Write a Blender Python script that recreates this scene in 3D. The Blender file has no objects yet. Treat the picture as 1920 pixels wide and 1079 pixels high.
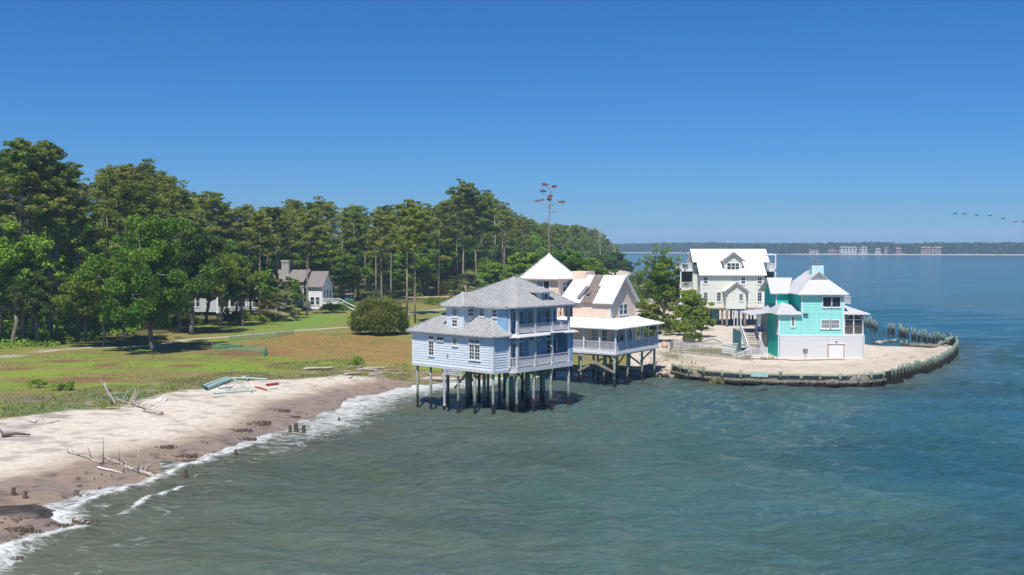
import bpy, math, random
import numpy as np
from mathutils import Vector, Matrix
random.seed(7); RNG=np.random.default_rng(11)
D=bpy.data; S=bpy.context.scene; COL=S.collection
# ---------------------------------------------------------------- camera
F=1950.; CX,CY,HZ,H=960.,539.5,462.,15.5      # pixel focal length, centre, horizon row, camera height
P=math.atan((CY-HZ)/F)
cam=D.cameras.new('camera'); cam.sensor_width=36; cam.lens=36*F/1920; cam.clip_start=.5; cam.clip_end=9000
co=D.objects.new('camera',cam); COL.objects.link(co); co.location=(0,0,H); co.rotation_euler=(math.pi/2-P,0,0); S.camera=co
def gp(x,y,z=0.):
    a=(x-CX)/F; b=(CY-y)/F
    r=(a,math.cos(P)+b*math.sin(P),-math.sin(P)+b*math.cos(P)); t=(z-H)/r[2]
    return (r[0]*t,r[1]*t)
# ---------------------------------------------------------------- light
SUN_AZ=math.radians(-103); SUN_EL=math.radians(60)
w=D.worlds.new('World'); S.world=w; w.use_nodes=True; nt=w.node_tree; nt.nodes.clear()
sky=nt.nodes.new('ShaderNodeTexSky'); sky.sky_type='NISHITA'; sky.sun_disc=False; sky.sun_elevation=SUN_EL
sky.sun_rotation=math.pi/2-SUN_AZ; sky.altitude=0; sky.air_density=1.0; sky.dust_density=0.0; sky.ozone_density=5.0
bg=nt.nodes.new('ShaderNodeBackground'); bg.inputs['Strength'].default_value=.085
wo=nt.nodes.new('ShaderNodeOutputWorld')
sp_=nt.nodes.new('ShaderNodeSeparateColor'); cb_=nt.nodes.new('ShaderNodeCombineColor'); nt.links.new(sky.outputs[0],sp_.inputs[0])
for i_,(k_,e_) in enumerate(((.155,1.34),(.57,1.),(1.0,1.))):      # clear deep air: less red than the model's horizon
    pw_=nt.nodes.new('ShaderNodeMath'); pw_.operation='POWER'; pw_.inputs[1].default_value=e_; ml_=nt.nodes.new('ShaderNodeMath'); ml_.operation='MULTIPLY'; ml_.inputs[1].default_value=k_
    nt.links.new(sp_.outputs[i_],pw_.inputs[0]); nt.links.new(pw_.outputs[0],ml_.inputs[0]); nt.links.new(ml_.outputs[0],cb_.inputs[i_])
nt.links.new(cb_.outputs[0],bg.inputs[0]); nt.links.new(bg.outputs[0],wo.inputs[0])
sl=D.lights.new('sun','SUN'); sl.energy=4.8; sl.angle=math.radians(.5); sl.color=(1,.955,.88)
so=D.objects.new('sun',sl); COL.objects.link(so)
sd_=Vector((math.cos(SUN_AZ)*math.cos(SUN_EL),math.sin(SUN_AZ)*math.cos(SUN_EL),math.sin(SUN_EL)))
so.rotation_euler=sd_.to_track_quat('Z','Y').to_euler()
S.view_settings.view_transform='Standard'; S.view_settings.look='None'; S.view_settings.exposure=.2; S.view_settings.gamma=1
S.cycles.max_bounces=6; S.cycles.diffuse_bounces=3; S.cycles.transparent_max_bounces=8; S.cycles.volume_bounces=1
# ---------------------------------------------------------------- materials
def nodes(name):
    m=D.materials.new(name); m.use_nodes=True; t=m.node_tree
    return m,t,t.nodes['Principled BSDF']
def N(t,k,**kw):
    n=t.nodes.new(k)
    for a,b in kw.items():
        if a in('i',):
            for q,v in b.items(): n.inputs[q].default_value=v
        else: setattr(n,a,b)
    return n
def c4(c): return (c[0],c[1],c[2],1)
def ramp(t,stops):
    r=t.nodes.new('ShaderNodeValToRGB'); e=r.color_ramp.elements
    while len(e)<len(stops): e.new(.5)
    for q,(p,c) in zip(e,stops): q.position=p; q.color=c4(c) if len(c)==3 else c
    return r
def mat(name,c,c2=None,scale=3.,rough=.7,bump=0.,bscale=20.,stretch=(1,1,1),lo=.35,hi=.65,metal=0.,spec=.4,stain=None,stlo=.6,sthi=.7,stscale=1.):
    m,t,b=nodes(name); L=t.links.new
    tc=N(t,'ShaderNodeTexCoord'); mp=N(t,'ShaderNodeMapping'); mp.inputs['Scale'].default_value=stretch
    L(tc.outputs['Object'],mp.inputs[0])
    oi=N(t,'ShaderNodeObjectInfo'); ad=N(t,'ShaderNodeVectorMath',operation='ADD'); L(mp.outputs[0],ad.inputs[0])
    sc_=N(t,'ShaderNodeMath',operation='MULTIPLY',i={1:37.}); L(oi.outputs['Random'],sc_.inputs[0]); L(sc_.outputs[0],ad.inputs[1])
    nz=N(t,'ShaderNodeTexNoise',i={'Scale':scale,'Detail':5.,'Roughness':.6}); L(ad.outputs[0],nz.inputs['Vector'])
    c2=c2 or tuple(x*.8 for x in c)
    r=ramp(t,[(lo,c2),(hi,c)]); L(nz.outputs['Fac'],r.inputs[0]); out=r.outputs[0]
    if stain:
        n2=N(t,'ShaderNodeTexNoise',i={'Scale':stscale,'Detail':6.,'Roughness':.7}); L(ad.outputs[0],n2.inputs['Vector'])
        r2=ramp(t,[(stlo,(0,0,0)),(sthi,(1,1,1))]); L(n2.outputs['Fac'],r2.inputs[0])
        mx=N(t,'ShaderNodeMixRGB'); L(r2.outputs[0],mx.inputs[0]); L(out,mx.inputs[1]); mx.inputs[2].default_value=c4(stain); out=mx.outputs[0]
    L(out,b.inputs['Base Color']); b.inputs['Roughness'].default_value=rough; b.inputs['Metallic'].default_value=metal
    b.inputs['Specular IOR Level'].default_value=spec
    if bump:
        n3=N(t,'ShaderNodeTexNoise',i={'Scale':bscale,'Detail':4.}); L(ad.outputs[0],n3.inputs['Vector'])
        bp=N(t,'ShaderNodeBump',i={'Strength':bump,'Distance':.05}); L(n3.outputs['Fac'],bp.inputs['Height']); L(bp.outputs[0],b.inputs['Normal'])
    return m
M={}
M['blue']=mat('pale blue siding',(.70,.765,.80),(.63,.695,.735),2.2,.8,stretch=(1.5,1.5,.22),stain=(.50,.53,.55),stlo=.58,sthi=.78,stscale=2.5)
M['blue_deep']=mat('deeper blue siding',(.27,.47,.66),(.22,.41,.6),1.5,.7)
M['grey_white']=mat('weathered white paint',(.70,.70,.72),(.52,.53,.56),6,.75,stain=(.27,.23,.2),stlo=.62,sthi=.75,stscale=4)
M['white']=mat('white paint',(.80,.80,.80),(.70,.71,.72),4,.65)
M['grey_roof']=mat('grey metal roof',(.44,.44,.43),(.34,.34,.335),2.5,.45,stretch=(1,1,1),stain=(.26,.24,.225),stlo=.52,sthi=.8,stscale=1.6,spec=.5)
M['white_roof']=mat('white metal roof with rust',(.80,.80,.80),(.72,.72,.73),1.2,.45,stain=(.42,.27,.18),stlo=.67,sthi=.74,stscale=2.2)
M['cream_roof']=mat('cream metal roof',(.84,.81,.73),(.80,.77,.70),1.5,.5)
M['light_roof']=mat('light grey metal roof',(.62,.62,.63),(.54,.54,.56),1.6,.45,stain=(.45,.43,.42),stlo=.6,sthi=.8)
M['rust']=mat('rusty fascia',(.50,.26,.14),(.62,.5,.42),5,.85)
M['felt']=mat('torn brown roofing felt',(.16,.125,.10),(.26,.22,.19),4,.95,bump=.6)
M['lichen']=mat('lichened timber cap',(.56,.52,.37),(.36,.34,.25),2,.9)
M['pale_teal']=mat('faded turquoise siding',(.55,.82,.80),(.5,.77,.75),2,.7)
M['peach']=mat('peach siding',(.88,.69,.54),(.80,.61,.47),1.8,.8,stretch=(1.5,1.5,.25),stain=(.6,.42,.32),stlo=.62,sthi=.8)
M['cream']=mat('pale sage siding',(.73,.75,.66),(.65,.67,.59),1.4,.8,stretch=(1.4,1.4,.25))
M['teal']=mat('turquoise siding',(.33,.78,.71),(.27,.70,.635),1.6,.75,stretch=(1.5,1.5,.25),stain=(.30,.62,.57),stlo=.6,sthi=.8,stscale=2.)
M['teal_side']=mat('grazing lit turquoise siding',(.03,.64,.50),(.025,.58,.46),1.2,.65)  # side and wing walls: grazing light put into a deeper, greener colour
M['wood']=mat('weathered timber',(.30,.25,.20),(.19,.155,.125),3,.9,bump=.4,stretch=(3,3,.6))
M['lumber']=mat('old grey lumber',(.36,.31,.27),(.22,.19,.165),5,.9)
M['drift']=mat('bleached driftwood',(.50,.45,.39),(.33,.28,.23),4,.9,bump=.5)
M['dark']=mat('dark wet stump',(.17,.125,.09),(.08,.06,.045),6,.8,bump=.6)
M['peat']=mat('dark marsh peat',(.085,.068,.058),(.035,.03,.027),3,.6,bump=.8,bscale=6)
M['rock']=mat('pinkish broken concrete and stone',(.44,.35,.29),(.28,.225,.19),2.5,.9,bump=.5,bscale=5)
M['shingle']=mat('brown shingle roof',(.25,.215,.20),(.19,.165,.155),4,.9,bump=.4)
M['pale_wall']=mat('pale grey clapboard',(.52,.56,.58),(.47,.51,.54),2,.8)
M['screen']=mat('dark insect screen',(.035,.04,.05),(.05,.055,.065),3,.6)
M['shade']=mat('curtained glass',(.30,.34,.33),(.2,.24,.24),2,.3)
M['brick']=mat('red brick',(.30,.13,.09),(.24,.1,.07),8,.9)
M['metal']=mat('dull grey metal',(.3,.3,.3),(.22,.22,.22),5,.5,metal=.3)
M['red']=mat('faded red plastic',(.45,.06,.06),(.36,.05,.05),3,.5)
M['teal_box']=mat('teal painted panel',(.09,.30,.33),(.07,.25,.28),2,.6)
M['pipe_green']=mat('pale green plastic pipe',(.42,.58,.52),(.33,.49,.44),3,.5)
M['net']=mat('green plastic netting',(.05,.42,.22),(.04,.34,.18),3,.6)
M['concrete']=mat('concrete',(.42,.40,.37),(.33,.31,.29),2,.9)
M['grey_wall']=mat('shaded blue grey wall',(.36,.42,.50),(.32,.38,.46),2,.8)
M['black']=mat('near black',(.02,.02,.022),(.03,.03,.03),2,.6)
def glass():
    m,t,b=nodes('window glass'); b.inputs['Base Color'].default_value=(.025,.035,.05,1); b.inputs['Roughness'].default_value=.06; b.inputs['Specular IOR Level'].default_value=.6
    oi=N(t,'ShaderNodeObjectInfo'); r=ramp(t,[(0,(.012,.018,.03)),(.6,(.035,.05,.065)),(1,(.12,.15,.15))]); t.links.new(oi.outputs['Random'],r.inputs[0]); t.links.new(r.outputs[0],b.inputs['Base Color'])
    return m
M['glass']=glass()
def pile_mat(name,top,mid,zf=1.):
    # preserved timber: pale green above, barnacle and mussel black in the tide band (world height)
    m,t,b=nodes(name); L=t.links.new; g=N(t,'ShaderNodeNewGeometry'); sx=N(t,'ShaderNodeSeparateXYZ'); L(g.outputs['Position'],sx.inputs[0])
    nz=N(t,'ShaderNodeTexNoise',i={'Scale':2.5,'Detail':5.,'Roughness':.7}); L(g.outputs['Position'],nz.inputs['Vector'])
    ma=N(t,'ShaderNodeMath',operation='MULTIPLY_ADD',i={1:1.3,2:-.65}); L(nz.outputs['Fac'],ma.inputs[0])
    ad=N(t,'ShaderNodeMath',operation='ADD'); L(sx.outputs['Z'],ad.inputs[0]); L(ma.outputs[0],ad.inputs[1])
    r=ramp(t,[(.0,(.018,.015,.013)),(.22,(.03,.025,.02)),(.30,mid),(.55,top),(1.,top)])
    dv=N(t,'ShaderNodeMath',operation='DIVIDE',i={1:4.*zf}); L(ad.outputs[0],dv.inputs[0]); L(dv.outputs[0],r.inputs[0])
    w2=N(t,'ShaderNodeTexNoise',i={'Scale':7.,'Detail':4.}); L(g.outputs['Position'],w2.inputs['Vector'])
    r2=ramp(t,[(.35,(.45,.42,.4)),(.6,(1,1,1))]); L(w2.outputs['Fac'],r2.inputs[0])
    mx=N(t,'ShaderNodeMixRGB',blend_type='MULTIPLY',i={0:1.}); L(r.outputs[0],mx.inputs[1]); L(r2.outputs[0],mx.inputs[2])
    L(mx.outputs[0],b.inputs['Base Color']); b.inputs['Roughness'].default_value=.85
    bp=N(t,'ShaderNodeBump',i={'Strength':.5,'Distance':.05}); L(w2.outputs['Fac'],bp.inputs['Height']); L(bp.outputs[0],b.inputs['Normal'])
    return m
M['pile']=pile_mat('tide marked pile',(.46,.50,.42),(.26,.32,.24))
M['pile_green']=pile_mat('green treated pile',(.26,.38,.30),(.14,.19,.14))
M['pile_dark']=pile_mat('darker sheeting',(.13,.15,.11),(.07,.08,.06))  # darker tone for the planks behind the dense posts
M['sheet']=pile_mat('bulkhead sheeting',(.58,.52,.42),(.30,.28,.2),.55)
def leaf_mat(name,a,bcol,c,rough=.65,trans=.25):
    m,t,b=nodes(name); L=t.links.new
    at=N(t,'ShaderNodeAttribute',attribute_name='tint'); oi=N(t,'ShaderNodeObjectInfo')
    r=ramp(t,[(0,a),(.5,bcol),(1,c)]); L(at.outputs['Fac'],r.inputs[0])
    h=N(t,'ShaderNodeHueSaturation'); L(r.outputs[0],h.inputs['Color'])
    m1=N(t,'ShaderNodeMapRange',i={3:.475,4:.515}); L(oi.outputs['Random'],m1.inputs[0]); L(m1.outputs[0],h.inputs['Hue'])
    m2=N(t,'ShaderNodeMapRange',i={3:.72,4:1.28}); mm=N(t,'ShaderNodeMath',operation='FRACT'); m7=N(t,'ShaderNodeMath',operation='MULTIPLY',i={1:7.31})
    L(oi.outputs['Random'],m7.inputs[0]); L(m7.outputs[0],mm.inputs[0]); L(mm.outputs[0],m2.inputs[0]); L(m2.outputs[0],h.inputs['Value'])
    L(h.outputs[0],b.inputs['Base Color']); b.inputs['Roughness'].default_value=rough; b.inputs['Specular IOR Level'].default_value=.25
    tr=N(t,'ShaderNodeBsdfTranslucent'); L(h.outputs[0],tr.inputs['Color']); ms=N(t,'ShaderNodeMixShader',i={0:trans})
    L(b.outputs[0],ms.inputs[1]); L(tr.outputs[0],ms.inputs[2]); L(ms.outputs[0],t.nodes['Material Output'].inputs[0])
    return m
M['pine']=leaf_mat('pine needles',(.08,.145,.02),(.20,.285,.04),(.38,.36,.07),trans=.2)
M['oak']=leaf_mat('live oak leaves',(.055,.13,.014),(.145,.28,.02),(.29,.42,.04))
M['oak_dark']=leaf_mat('magnolia leaves',(.03,.065,.015),(.07,.13,.022),(.14,.20,.04))
M['shrub']=leaf_mat('shrub leaves',(.08,.13,.02),(.17,.25,.035),(.32,.34,.06))
M['redneedle']=leaf_mat('dead red needles',(.2,.07,.045),(.36,.13,.08),(.42,.2,.12))
M['fern']=leaf_mat('undergrowth leaves',(.09,.18,.02),(.19,.33,.03),(.32,.42,.06))
M['palm']=leaf_mat('palm fronds',(.07,.10,.03),(.13,.17,.05),(.26,.25,.11))
M['grassblade']=leaf_mat('beach grass',(.13,.21,.06),(.24,.30,.09),(.42,.40,.18))
M['farleaf']=leaf_mat('far wood leaves',(.05,.10,.03),(.08,.15,.045),(.13,.2,.06))
M['bark']=mat('pine bark',(.40,.31,.26),(.22,.17,.145),1.2,.95,bump=.6,bscale=6,stretch=(2,2,.5))
M['bark_grey']=mat('grey oak bark',(.28,.25,.21),(.15,.13,.11),1.2,.95,bump=.5,bscale=5)
M['snag']=mat('bleached dead wood',(.50,.45,.41),(.36,.32,.29),1.5,.9)
# ---------------------------------------------------------------- mesh builder
class MB:
    def __init__(s): s.v=[]; s.f=[]
    def add(s,vs,fs):
        n=len(s.v); s.v+=[tuple(p) for p in vs]; s.f+=[tuple(i+n for i in f) for f in fs]; return s
    def box(s,x0,x1,y0,y1,z0,z1):
        return s.add([(x0,y0,z0),(x1,y0,z0),(x1,y1,z0),(x0,y1,z0),(x0,y0,z1),(x1,y0,z1),(x1,y1,z1),(x0,y1,z1)],
          [(0,3,2,1),(4,5,6,7),(0,1,5,4),(1,2,6,5),(2,3,7,6),(3,0,4,7)])
    def bar(s,a,b,w,h=None,up=(0,0,1)):
        # square bar from a to b
        a=Vector(a); b=Vector(b); h=h or w; d=(b-a).normalized(); u=Vector(up)
        if abs(d.dot(u))>.95: u=Vector((1,0,0))
        x=d.cross(u).normalized()*(w/2); y=x.cross(d).normalized()*(h/2)
        vs=[a-x-y,a+x-y,a+x+y,a-x+y,b-x-y,b+x-y,b+x+y,b-x+y]
        return s.add(vs,[(0,3,2,1),(4,5,6,7),(0,1,5,4),(1,2,6,5),(2,3,7,6),(3,0,4,7)])
    def tube(s,pts,rs,n=7,cap=True):
        pts=[Vector(p) for p in pts]; rings=[]; base=len(s.v); prev=None
        for i,p in enumerate(pts):
            d=(pts[min(i+1,len(pts)-1)]-pts[max(i-1,0)]).normalized()
            ref=Vector((1,0,0)) if abs(d.x)<.8 else Vector((0,1,0))
            x=d.cross(ref).normalized(); y=d.cross(x)
            for k in range(n):
                a=2*math.pi*k/n; s.v.append(tuple(p+(x*math.cos(a)+y*math.sin(a))*rs[i]))
        for i in range(len(pts)-1):
            for k in range(n):
                a=base+i*n+k; b=base+i*n+(k+1)%n; s.f.append((a,b,b+n,a+n))
        if cap:
            s.f.append(tuple(base+k for k in range(n))[::-1]); s.f.append(tuple(base+(len(pts)-1)*n+k for k in range(n)))
        return s
    def poly(s,pts): return s.add(pts,[tuple(range(len(pts)))])
    def slab(s,pts,t=.1):
        # polygon thickened straight down
        n=len(pts); vs=[tuple(p) for p in pts]+[(p[0],p[1],p[2]-t) for p in pts]
        return s.add(vs,[tuple(range(n)),tuple(range(2*n-1,n-1,-1))]+[(i,i+n,(i+1)%n+n,(i+1)%n) for i in range(n)])
    def build(s,name,m,parent=None,smooth=False,loc=None):
        me=D.meshes.new(name); me.from_pydata(s.v,[],s.f); me.materials.append(M[m] if isinstance(m,str) else m); me.update()
        if smooth: me.polygons.foreach_set('use_smooth',[True]*len(me.polygons))
        o=D.objects.new(name,me); COL.objects.link(o)
        if parent: o.parent=parent
        if loc: o.location=loc
        return o
def tag(o,label,cat,group=None,kind=None):
    if label: o['label']=label
    if cat: o['category']=cat
    if group: o['group']=group
    if kind: o['kind']=kind
    return o
def struct(o): o['kind']='structure'; return o
def empty(name,loc,rz,label,cat,group=None):
    o=D.objects.new(name,None); COL.objects.link(o); o.location=loc; o.rotation_euler=(0,0,rz); o.empty_display_size=.3
    return tag(o,label,cat,group)
def children(o): return CH.get(o.name,[])
CH={}
def copy_tree(o,parent=None):
    c=o.copy(); COL.objects.link(c)
    if parent: c.parent=parent
    for ch in [x for x in o.children]: copy_tree(ch,c)
    return c
# ---------------------------------------------------------------- noise and distances
def vnoise(x,y,seed=0):
    xi=np.floor(x).astype(np.int64); yi=np.floor(y).astype(np.int64); fx=x-xi; fy=y-yi
    fx=fx*fx*(3-2*fx); fy=fy*fy*(3-2*fy)
    def h(a,b):
        n=(a*374761393+b*668265263+seed*974711)&0x7fffffff; n=((n^(n>>13))*1274126177)&0x7fffffff
        return ((n^(n>>16))&0xffff)/65535.
    return (h(xi,yi)*(1-fx)+h(xi+1,yi)*fx)*(1-fy)+(h(xi,yi+1)*(1-fx)+h(xi+1,yi+1)*fx)*fy
def fbm(x,y,s,o=4,seed=0):
    r=0;a=.5;t=0
    for k in range(o): r=r+a*vnoise(x/s+k*17.3,y/s+k*9.1,seed+k); t+=a; a*=.5; s=s/2
    return r/t
def segdist(x,y,pts,closed=True):
    d=np.full(x.shape,1e9); n=len(pts)
    for i in range(n if closed else n-1):
        ax,ay=pts[i]; bx,by=pts[(i+1)%n]; dx,dy=bx-ax,by-ay; L=dx*dx+dy*dy+1e-12
        t=np.clip(((x-ax)*dx+(y-ay)*dy)/L,0,1); d=np.minimum(d,np.hypot(x-ax-t*dx,y-ay-t*dy))
    return d
def inside(x,y,pts):
    r=np.zeros(x.shape,bool); n=len(pts)
    for i in range(n):
        ax,ay=pts[i]; bx,by=pts[(i+1)%n]
        if ay==by: continue
        c=((ay>y)!=(by>y))&(x<(bx-ax)*(y-ay)/(by-ay)+ax); r^=c
    return r
def W(l,z=0.): return [gp(x,y,z) for x,y in l]
def sstep(a,b,x): t=np.clip((x-a)/(b-a),0,1); return t*t*(3-2*t)
BEACH=W([(-700,1500),(-250,1190),(-100,1095),(0,1040),(55,1005),(105,985),(92,966),(76,952),(129,934),(187,921),(236,912),(301,884),(350,866),(400,849),(458,828),(510,813),(555,798),(600,777),(658,753),(681,741),(749,728),(800,722),(850,716),(900,712),(1000,704),(1075,700),(1130,703),(1190,705),(1250,706),(1268,707)])
WALLPX=[(1283,712),(1300,716),(1350,721),(1400,724),(1450,726),(1500,727),(1560,728),(1610,728),(1655,723),(1700,712),(1750,696),(1780,679),(1792,664),(1789,652)]
WALL=W(WALLPX)
BACK=W([(1762,649),(1715,646.5),(1665,645)],1.4)+W([(1620,645)],.8)+W([(1590,640),(1530,622),(1480,606),(1430,597),(1380,592),(1330,590),(1285,580),(1250,560),(1222,535),(1195,518),(1172,509)],0.)+[(70,620),(40,760),(-200,1150),(-1500,1500),(-1700,400),(-400,60)]
LAND=BEACH+WALL+BACK
# ---------------------------------------------------------------- terrain
def grid(xs,ys):
    X,Y=np.meshgrid(xs,ys); return X,Y
def mesh_grid(name,X,Y,Z,m,keep=None,attrs={}):
    ny,nx=X.shape; v=np.stack([X.ravel(),Y.ravel(),Z.ravel()],1)
    i=np.arange(ny*nx).reshape(ny,nx); q=np.stack([i[:-1,:-1],i[:-1,1:],i[1:,1:],i[1:,:-1]],-1).reshape(-1,4)
    if keep is not None:
        k=keep.ravel(); q=q[k[q].all(1)]
    me=D.meshes.new(name); me.vertices.add(len(v)); me.vertices.foreach_set('co',v.ravel().astype(np.float32))
    me.loops.add(q.size); me.loops.foreach_set('vertex_index',q.ravel().astype(np.int32)); me.polygons.add(len(q))
    me.polygons.foreach_set('loop_start',(np.arange(len(q))*4).astype(np.int32)); me.update(calc_edges=True)
    me.polygons.foreach_set('use_smooth',np.ones(len(q),bool))
    for nme,a in attrs.items():
        if a.ndim==3:
            at=me.color_attributes.new(nme,'FLOAT_COLOR','POINT'); c=np.ones((len(v),4),np.float32); c[:,:3]=a.reshape(-1,3); at.data.foreach_set('color',c.ravel())
        else:
            at=me.attributes.new(nme,'FLOAT','POINT'); at.data.foreach_set('value',a.ravel().astype(np.float32))
    me.materials.append(m); o=D.objects.new(name,me); COL.objects.link(o); return o
GRASS=W([(-500,840),(-100,800),(0,789),(60,778),(110,770),(160,766),(215,764),(265,750),(300,737),(340,731),(400,724),(440,711),(520,704),(600,699),(646,693),(715,692),(772,697),(850,698),(930,694)],1.6)
grass_poly=GRASS+W([(1100,672),(1180,668),(1200,600)],1.8)+[(60,700),(-1600,1400),(-1600,300)]
# the raised sand point behind the bulkhead: nothing but a flat fill
def land_height(X,Y,sd,ins):
    slope=1.85*(1-np.exp(-np.maximum(sd,0)/11.))
    # east of the rocks the bank is steep
    e=sstep(14,20,X)*sstep(100,108,Y)
    steep=1.55*(1-np.exp(-np.maximum(sd,0)/1.6))
    h=slope*(1-e)+steep*e
    h=np.where(ins,h,-np.minimum(sd,3)*.25-.02)
    h=h+np.where(ins,(fbm(X,Y,9,3,3)-.5)*.22*sstep(2,8,sd)+(fbm(X,Y,2,3,5)-.5)*.09*sstep(.8,3,sd),0)
    return h
def ground_z(x,y):
    X=np.array([[x]],float); Y=np.array([[y]],float)
    return float(land_height(X,Y,segdist(X,Y,LAND),inside(X,Y,LAND))[0,0])
xs=np.concatenate([np.linspace(-1600,-120,30),np.arange(-115,-62,2.5),np.arange(-60,62,.45),np.arange(62,90,2.5),np.linspace(95,160,8)])
ys=np.concatenate([np.arange(30,44,1.5),np.arange(44,200,.45),200+np.cumsum(.5*1.035**np.arange(110))])
ys=ys[ys<1500]
X,Y=grid(xs,ys); sd=segdist(X,Y,LAND); ins=inside(X,Y,LAND)
# snap the edge vertices of the sand point onto the bulkhead line
def nearest_on(x,y,pts):
    best=None
    for i in range(len(pts)-1):
        ax,ay=pts[i]; bx,by=pts[i+1]; dx,dy=bx-ax,by-ay; t=max(0,min(1,((x-ax)*dx+(y-ay)*dy)/(dx*dx+dy*dy)))
        px,py=ax+t*dx,ay+t*dy; d=math.hypot(x-px,y-py)
        if best is None or d<best[0]: best=(d,px,py)
    return best
dw=segdist(X,Y,WALL,False); keep=np.ones(X.shape,bool)
kill=(~ins)&(dw<3)&(dw>.3); keep[kill]=False
snap=np.argwhere(dw<=.3); 
for j,i in snap:
    d,px,py=nearest_on(X[j,i],Y[j,i],WALL); X[j,i]=px; Y[j,i]=py
Z=land_height(X,Y,sd,ins)
zp=sstep(3.2,1.6,dw)*sstep(15,19,X)*ins
Z=np.where(dw<=.3,1.42,Z*(1-zp)+1.45*zp)
n1=fbm(X,Y,14,4,21); n2=fbm(X,Y,4,4,22); n3=fbm(X,Y,1.3,3,23); n4=fbm(X,Y,30,3,24)
def mixc(c,t,d): t=t[...,None]; return c*(1-t)+np.array(d)*t
col=np.zeros(X.shape+(3,))+np.array((.64,.57,.475))
col=mixc(col,sstep(.45,.75,n2)*.5,(.53,.465,.38))
col=mixc(col,sstep(.62,.72,fbm(X*.45+Y*.3,Y*.9,2.2,4,61))*.75*sstep(7,13,sd),(.29,.25,.225))
wetd=3.7+(n1-.5)*4.5+(n2-.5)*2
col=mixc(col,sstep(wetd+4,wetd+.8,sd)*.75,(.46,.37,.28)); col=mixc(col,sstep(.60,.66,fbm(X/1.6+Y/3,Y-X*.35,.8,3,63))*.5,(.25,.2,.17))
wd_=sstep(wetd+1.8,wetd-.8,sd)*(1-sstep(12,17,X)*sstep(100,108,Y))
col=mixc(col,wd_,(.32,.235,.165)); col=mixc(col,wd_*sstep(.45,.62,fbm(X,Y,5,3,30))*.7,(.24,.19,.155)); col=mixc(col,wd_*sstep(.6,.7,fbm(X,Y,.7,3,31))*.7,(.14,.10,.08))
dg=segdist(X,Y,GRASS,False); ig=inside(X,Y,grass_poly)
g=np.where(ig,1.,0.)*sstep(-.2,.9,dg+(n3-.5)*2.2)
# beyond the wrack line
gc=np.zeros(X.shape+(3,))+np.array((.215,.19,.045))
st=fbm(X/4.5,Y,2.6,4,71); gc=mixc(gc,sstep(.47,.62,st)*.9,(.165,.27,.016)); gc=mixc(gc,sstep(.5,.62,fbm(X/5,Y,2.,4,72))*.55,(.25,.18,.055)); gc=mixc(gc,sstep(.57,.68,fbm(X/6,Y,1.6,4,73))*.45,(.20,.11,.045))
gc=mixc(gc,sstep(9,2,dg)*.75,(.17,.15,.05))
def blob(px,py,rx,ry,z=1.8):
    cx,cy=gp(px,py,z); ex,_=gp(px+rx,py,z); _,ey=gp(px,py-ry,z); a=abs(ex-cx); b=abs(ey-cy)
    d=np.hypot((X-cx)/a,(Y-cy)/b); return sstep(1.25,.45,d+(n2-.5)*1.1+(n3-.5)*.5)
orange=np.maximum.reduce([blob(620,643,170,20),blob(540,655,90,9),blob(730,655,60,22),blob(560,632,110,8),blob(700,632,60,8)])
gc=mixc(gc,orange*.72,(.32,.17,.05)); gc=mixc(gc,orange*sstep(.5,.75,n3)*.4,(.20,.20,.05))
for b in [(620,677,90,5),(200,684,150,6),(60,700,120,7),(420,684,120,6),(500,672,60,4)]: gc=mixc(gc,blob(*b)*.85,(.19,.28,.014))
for b in [(460,663,75,6.5),(170,710,60,5),(90,716,80,4),(205,684,28,4.5),(120,677,40,3),(350,684,36,3.5),(30,693,30,3),(480,672,30,2.5)]: gc=mixc(gc,blob(*b)*.8,(.21,.085,.045))
lawn=blob(575,603,80,13); gc=mixc(gc,lawn*.8,(.135,.26,.02)); gc=mixc(gc,blob(430,612,80,9)*.6,(.15,.17,.03))
gc=mixc(gc,blob(230,738,70,8)*.9,(.07,.14,.05)); gc=mixc(gc,blob(70,765,110,13)*.7,(.10,.15,.03)); gc=mixc(gc,blob(80,744,100,8)*.7,(.17,.14,.09))
gc=mixc(gc,sstep(.6,.8,n3)*.3,(.10,.13,.03))
gc=mixc(gc,sstep(.72,.80,fbm(X,Y,.9,2,41))*sstep(10,3,dg)*.8,(.34,.31,.25))
PATH=W([(-200,690),(-40,674),(0,669),(50,664),(100,657),(170,651),(240,650),(300,645),(350,636),(420,631),(500,624),(570,618),(650,613)],1.9)
pd=segdist(X,Y,PATH,False); pth=sstep(1.0,.5,pd+(n3-.5)*.7); ROAD=W([(590,559),(680,557),(740,558),(830,556),(880,556)],1.9); rd=segdist(X,Y,ROAD,False); ROAD2=W([(740,590),(800,584),(850,577)],1.9)
# forest floor
FOR=W([(-400,700),(-60,650),(60,652),(130,648),(240,640),(330,625),(400,600),(480,590),(560,583),(650,577),(700,574),(745,572),(800,568),(850,560),(930,548),(1010,533),(1080,518),(1140,503),(1180,495)],1.9)
for_poly=FOR+[(60,720),(-1600,1500),(-1600,100)]
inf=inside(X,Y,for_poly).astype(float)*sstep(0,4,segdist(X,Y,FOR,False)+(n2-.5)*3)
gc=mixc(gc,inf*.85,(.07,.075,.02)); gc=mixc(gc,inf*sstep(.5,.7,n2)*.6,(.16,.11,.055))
gc=mixc(gc,pth,(.44,.40,.33)); gc=mixc(gc,sstep(3.6,2.4,rd+(n2-.5)*3),(.50,.39,.23)); gc=mixc(gc,sstep(1.6,.8,segdist(X,Y,ROAD2,False)),(.36,.34,.27))
col=col*(1-g[...,None])+gc*g[...,None]
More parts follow.
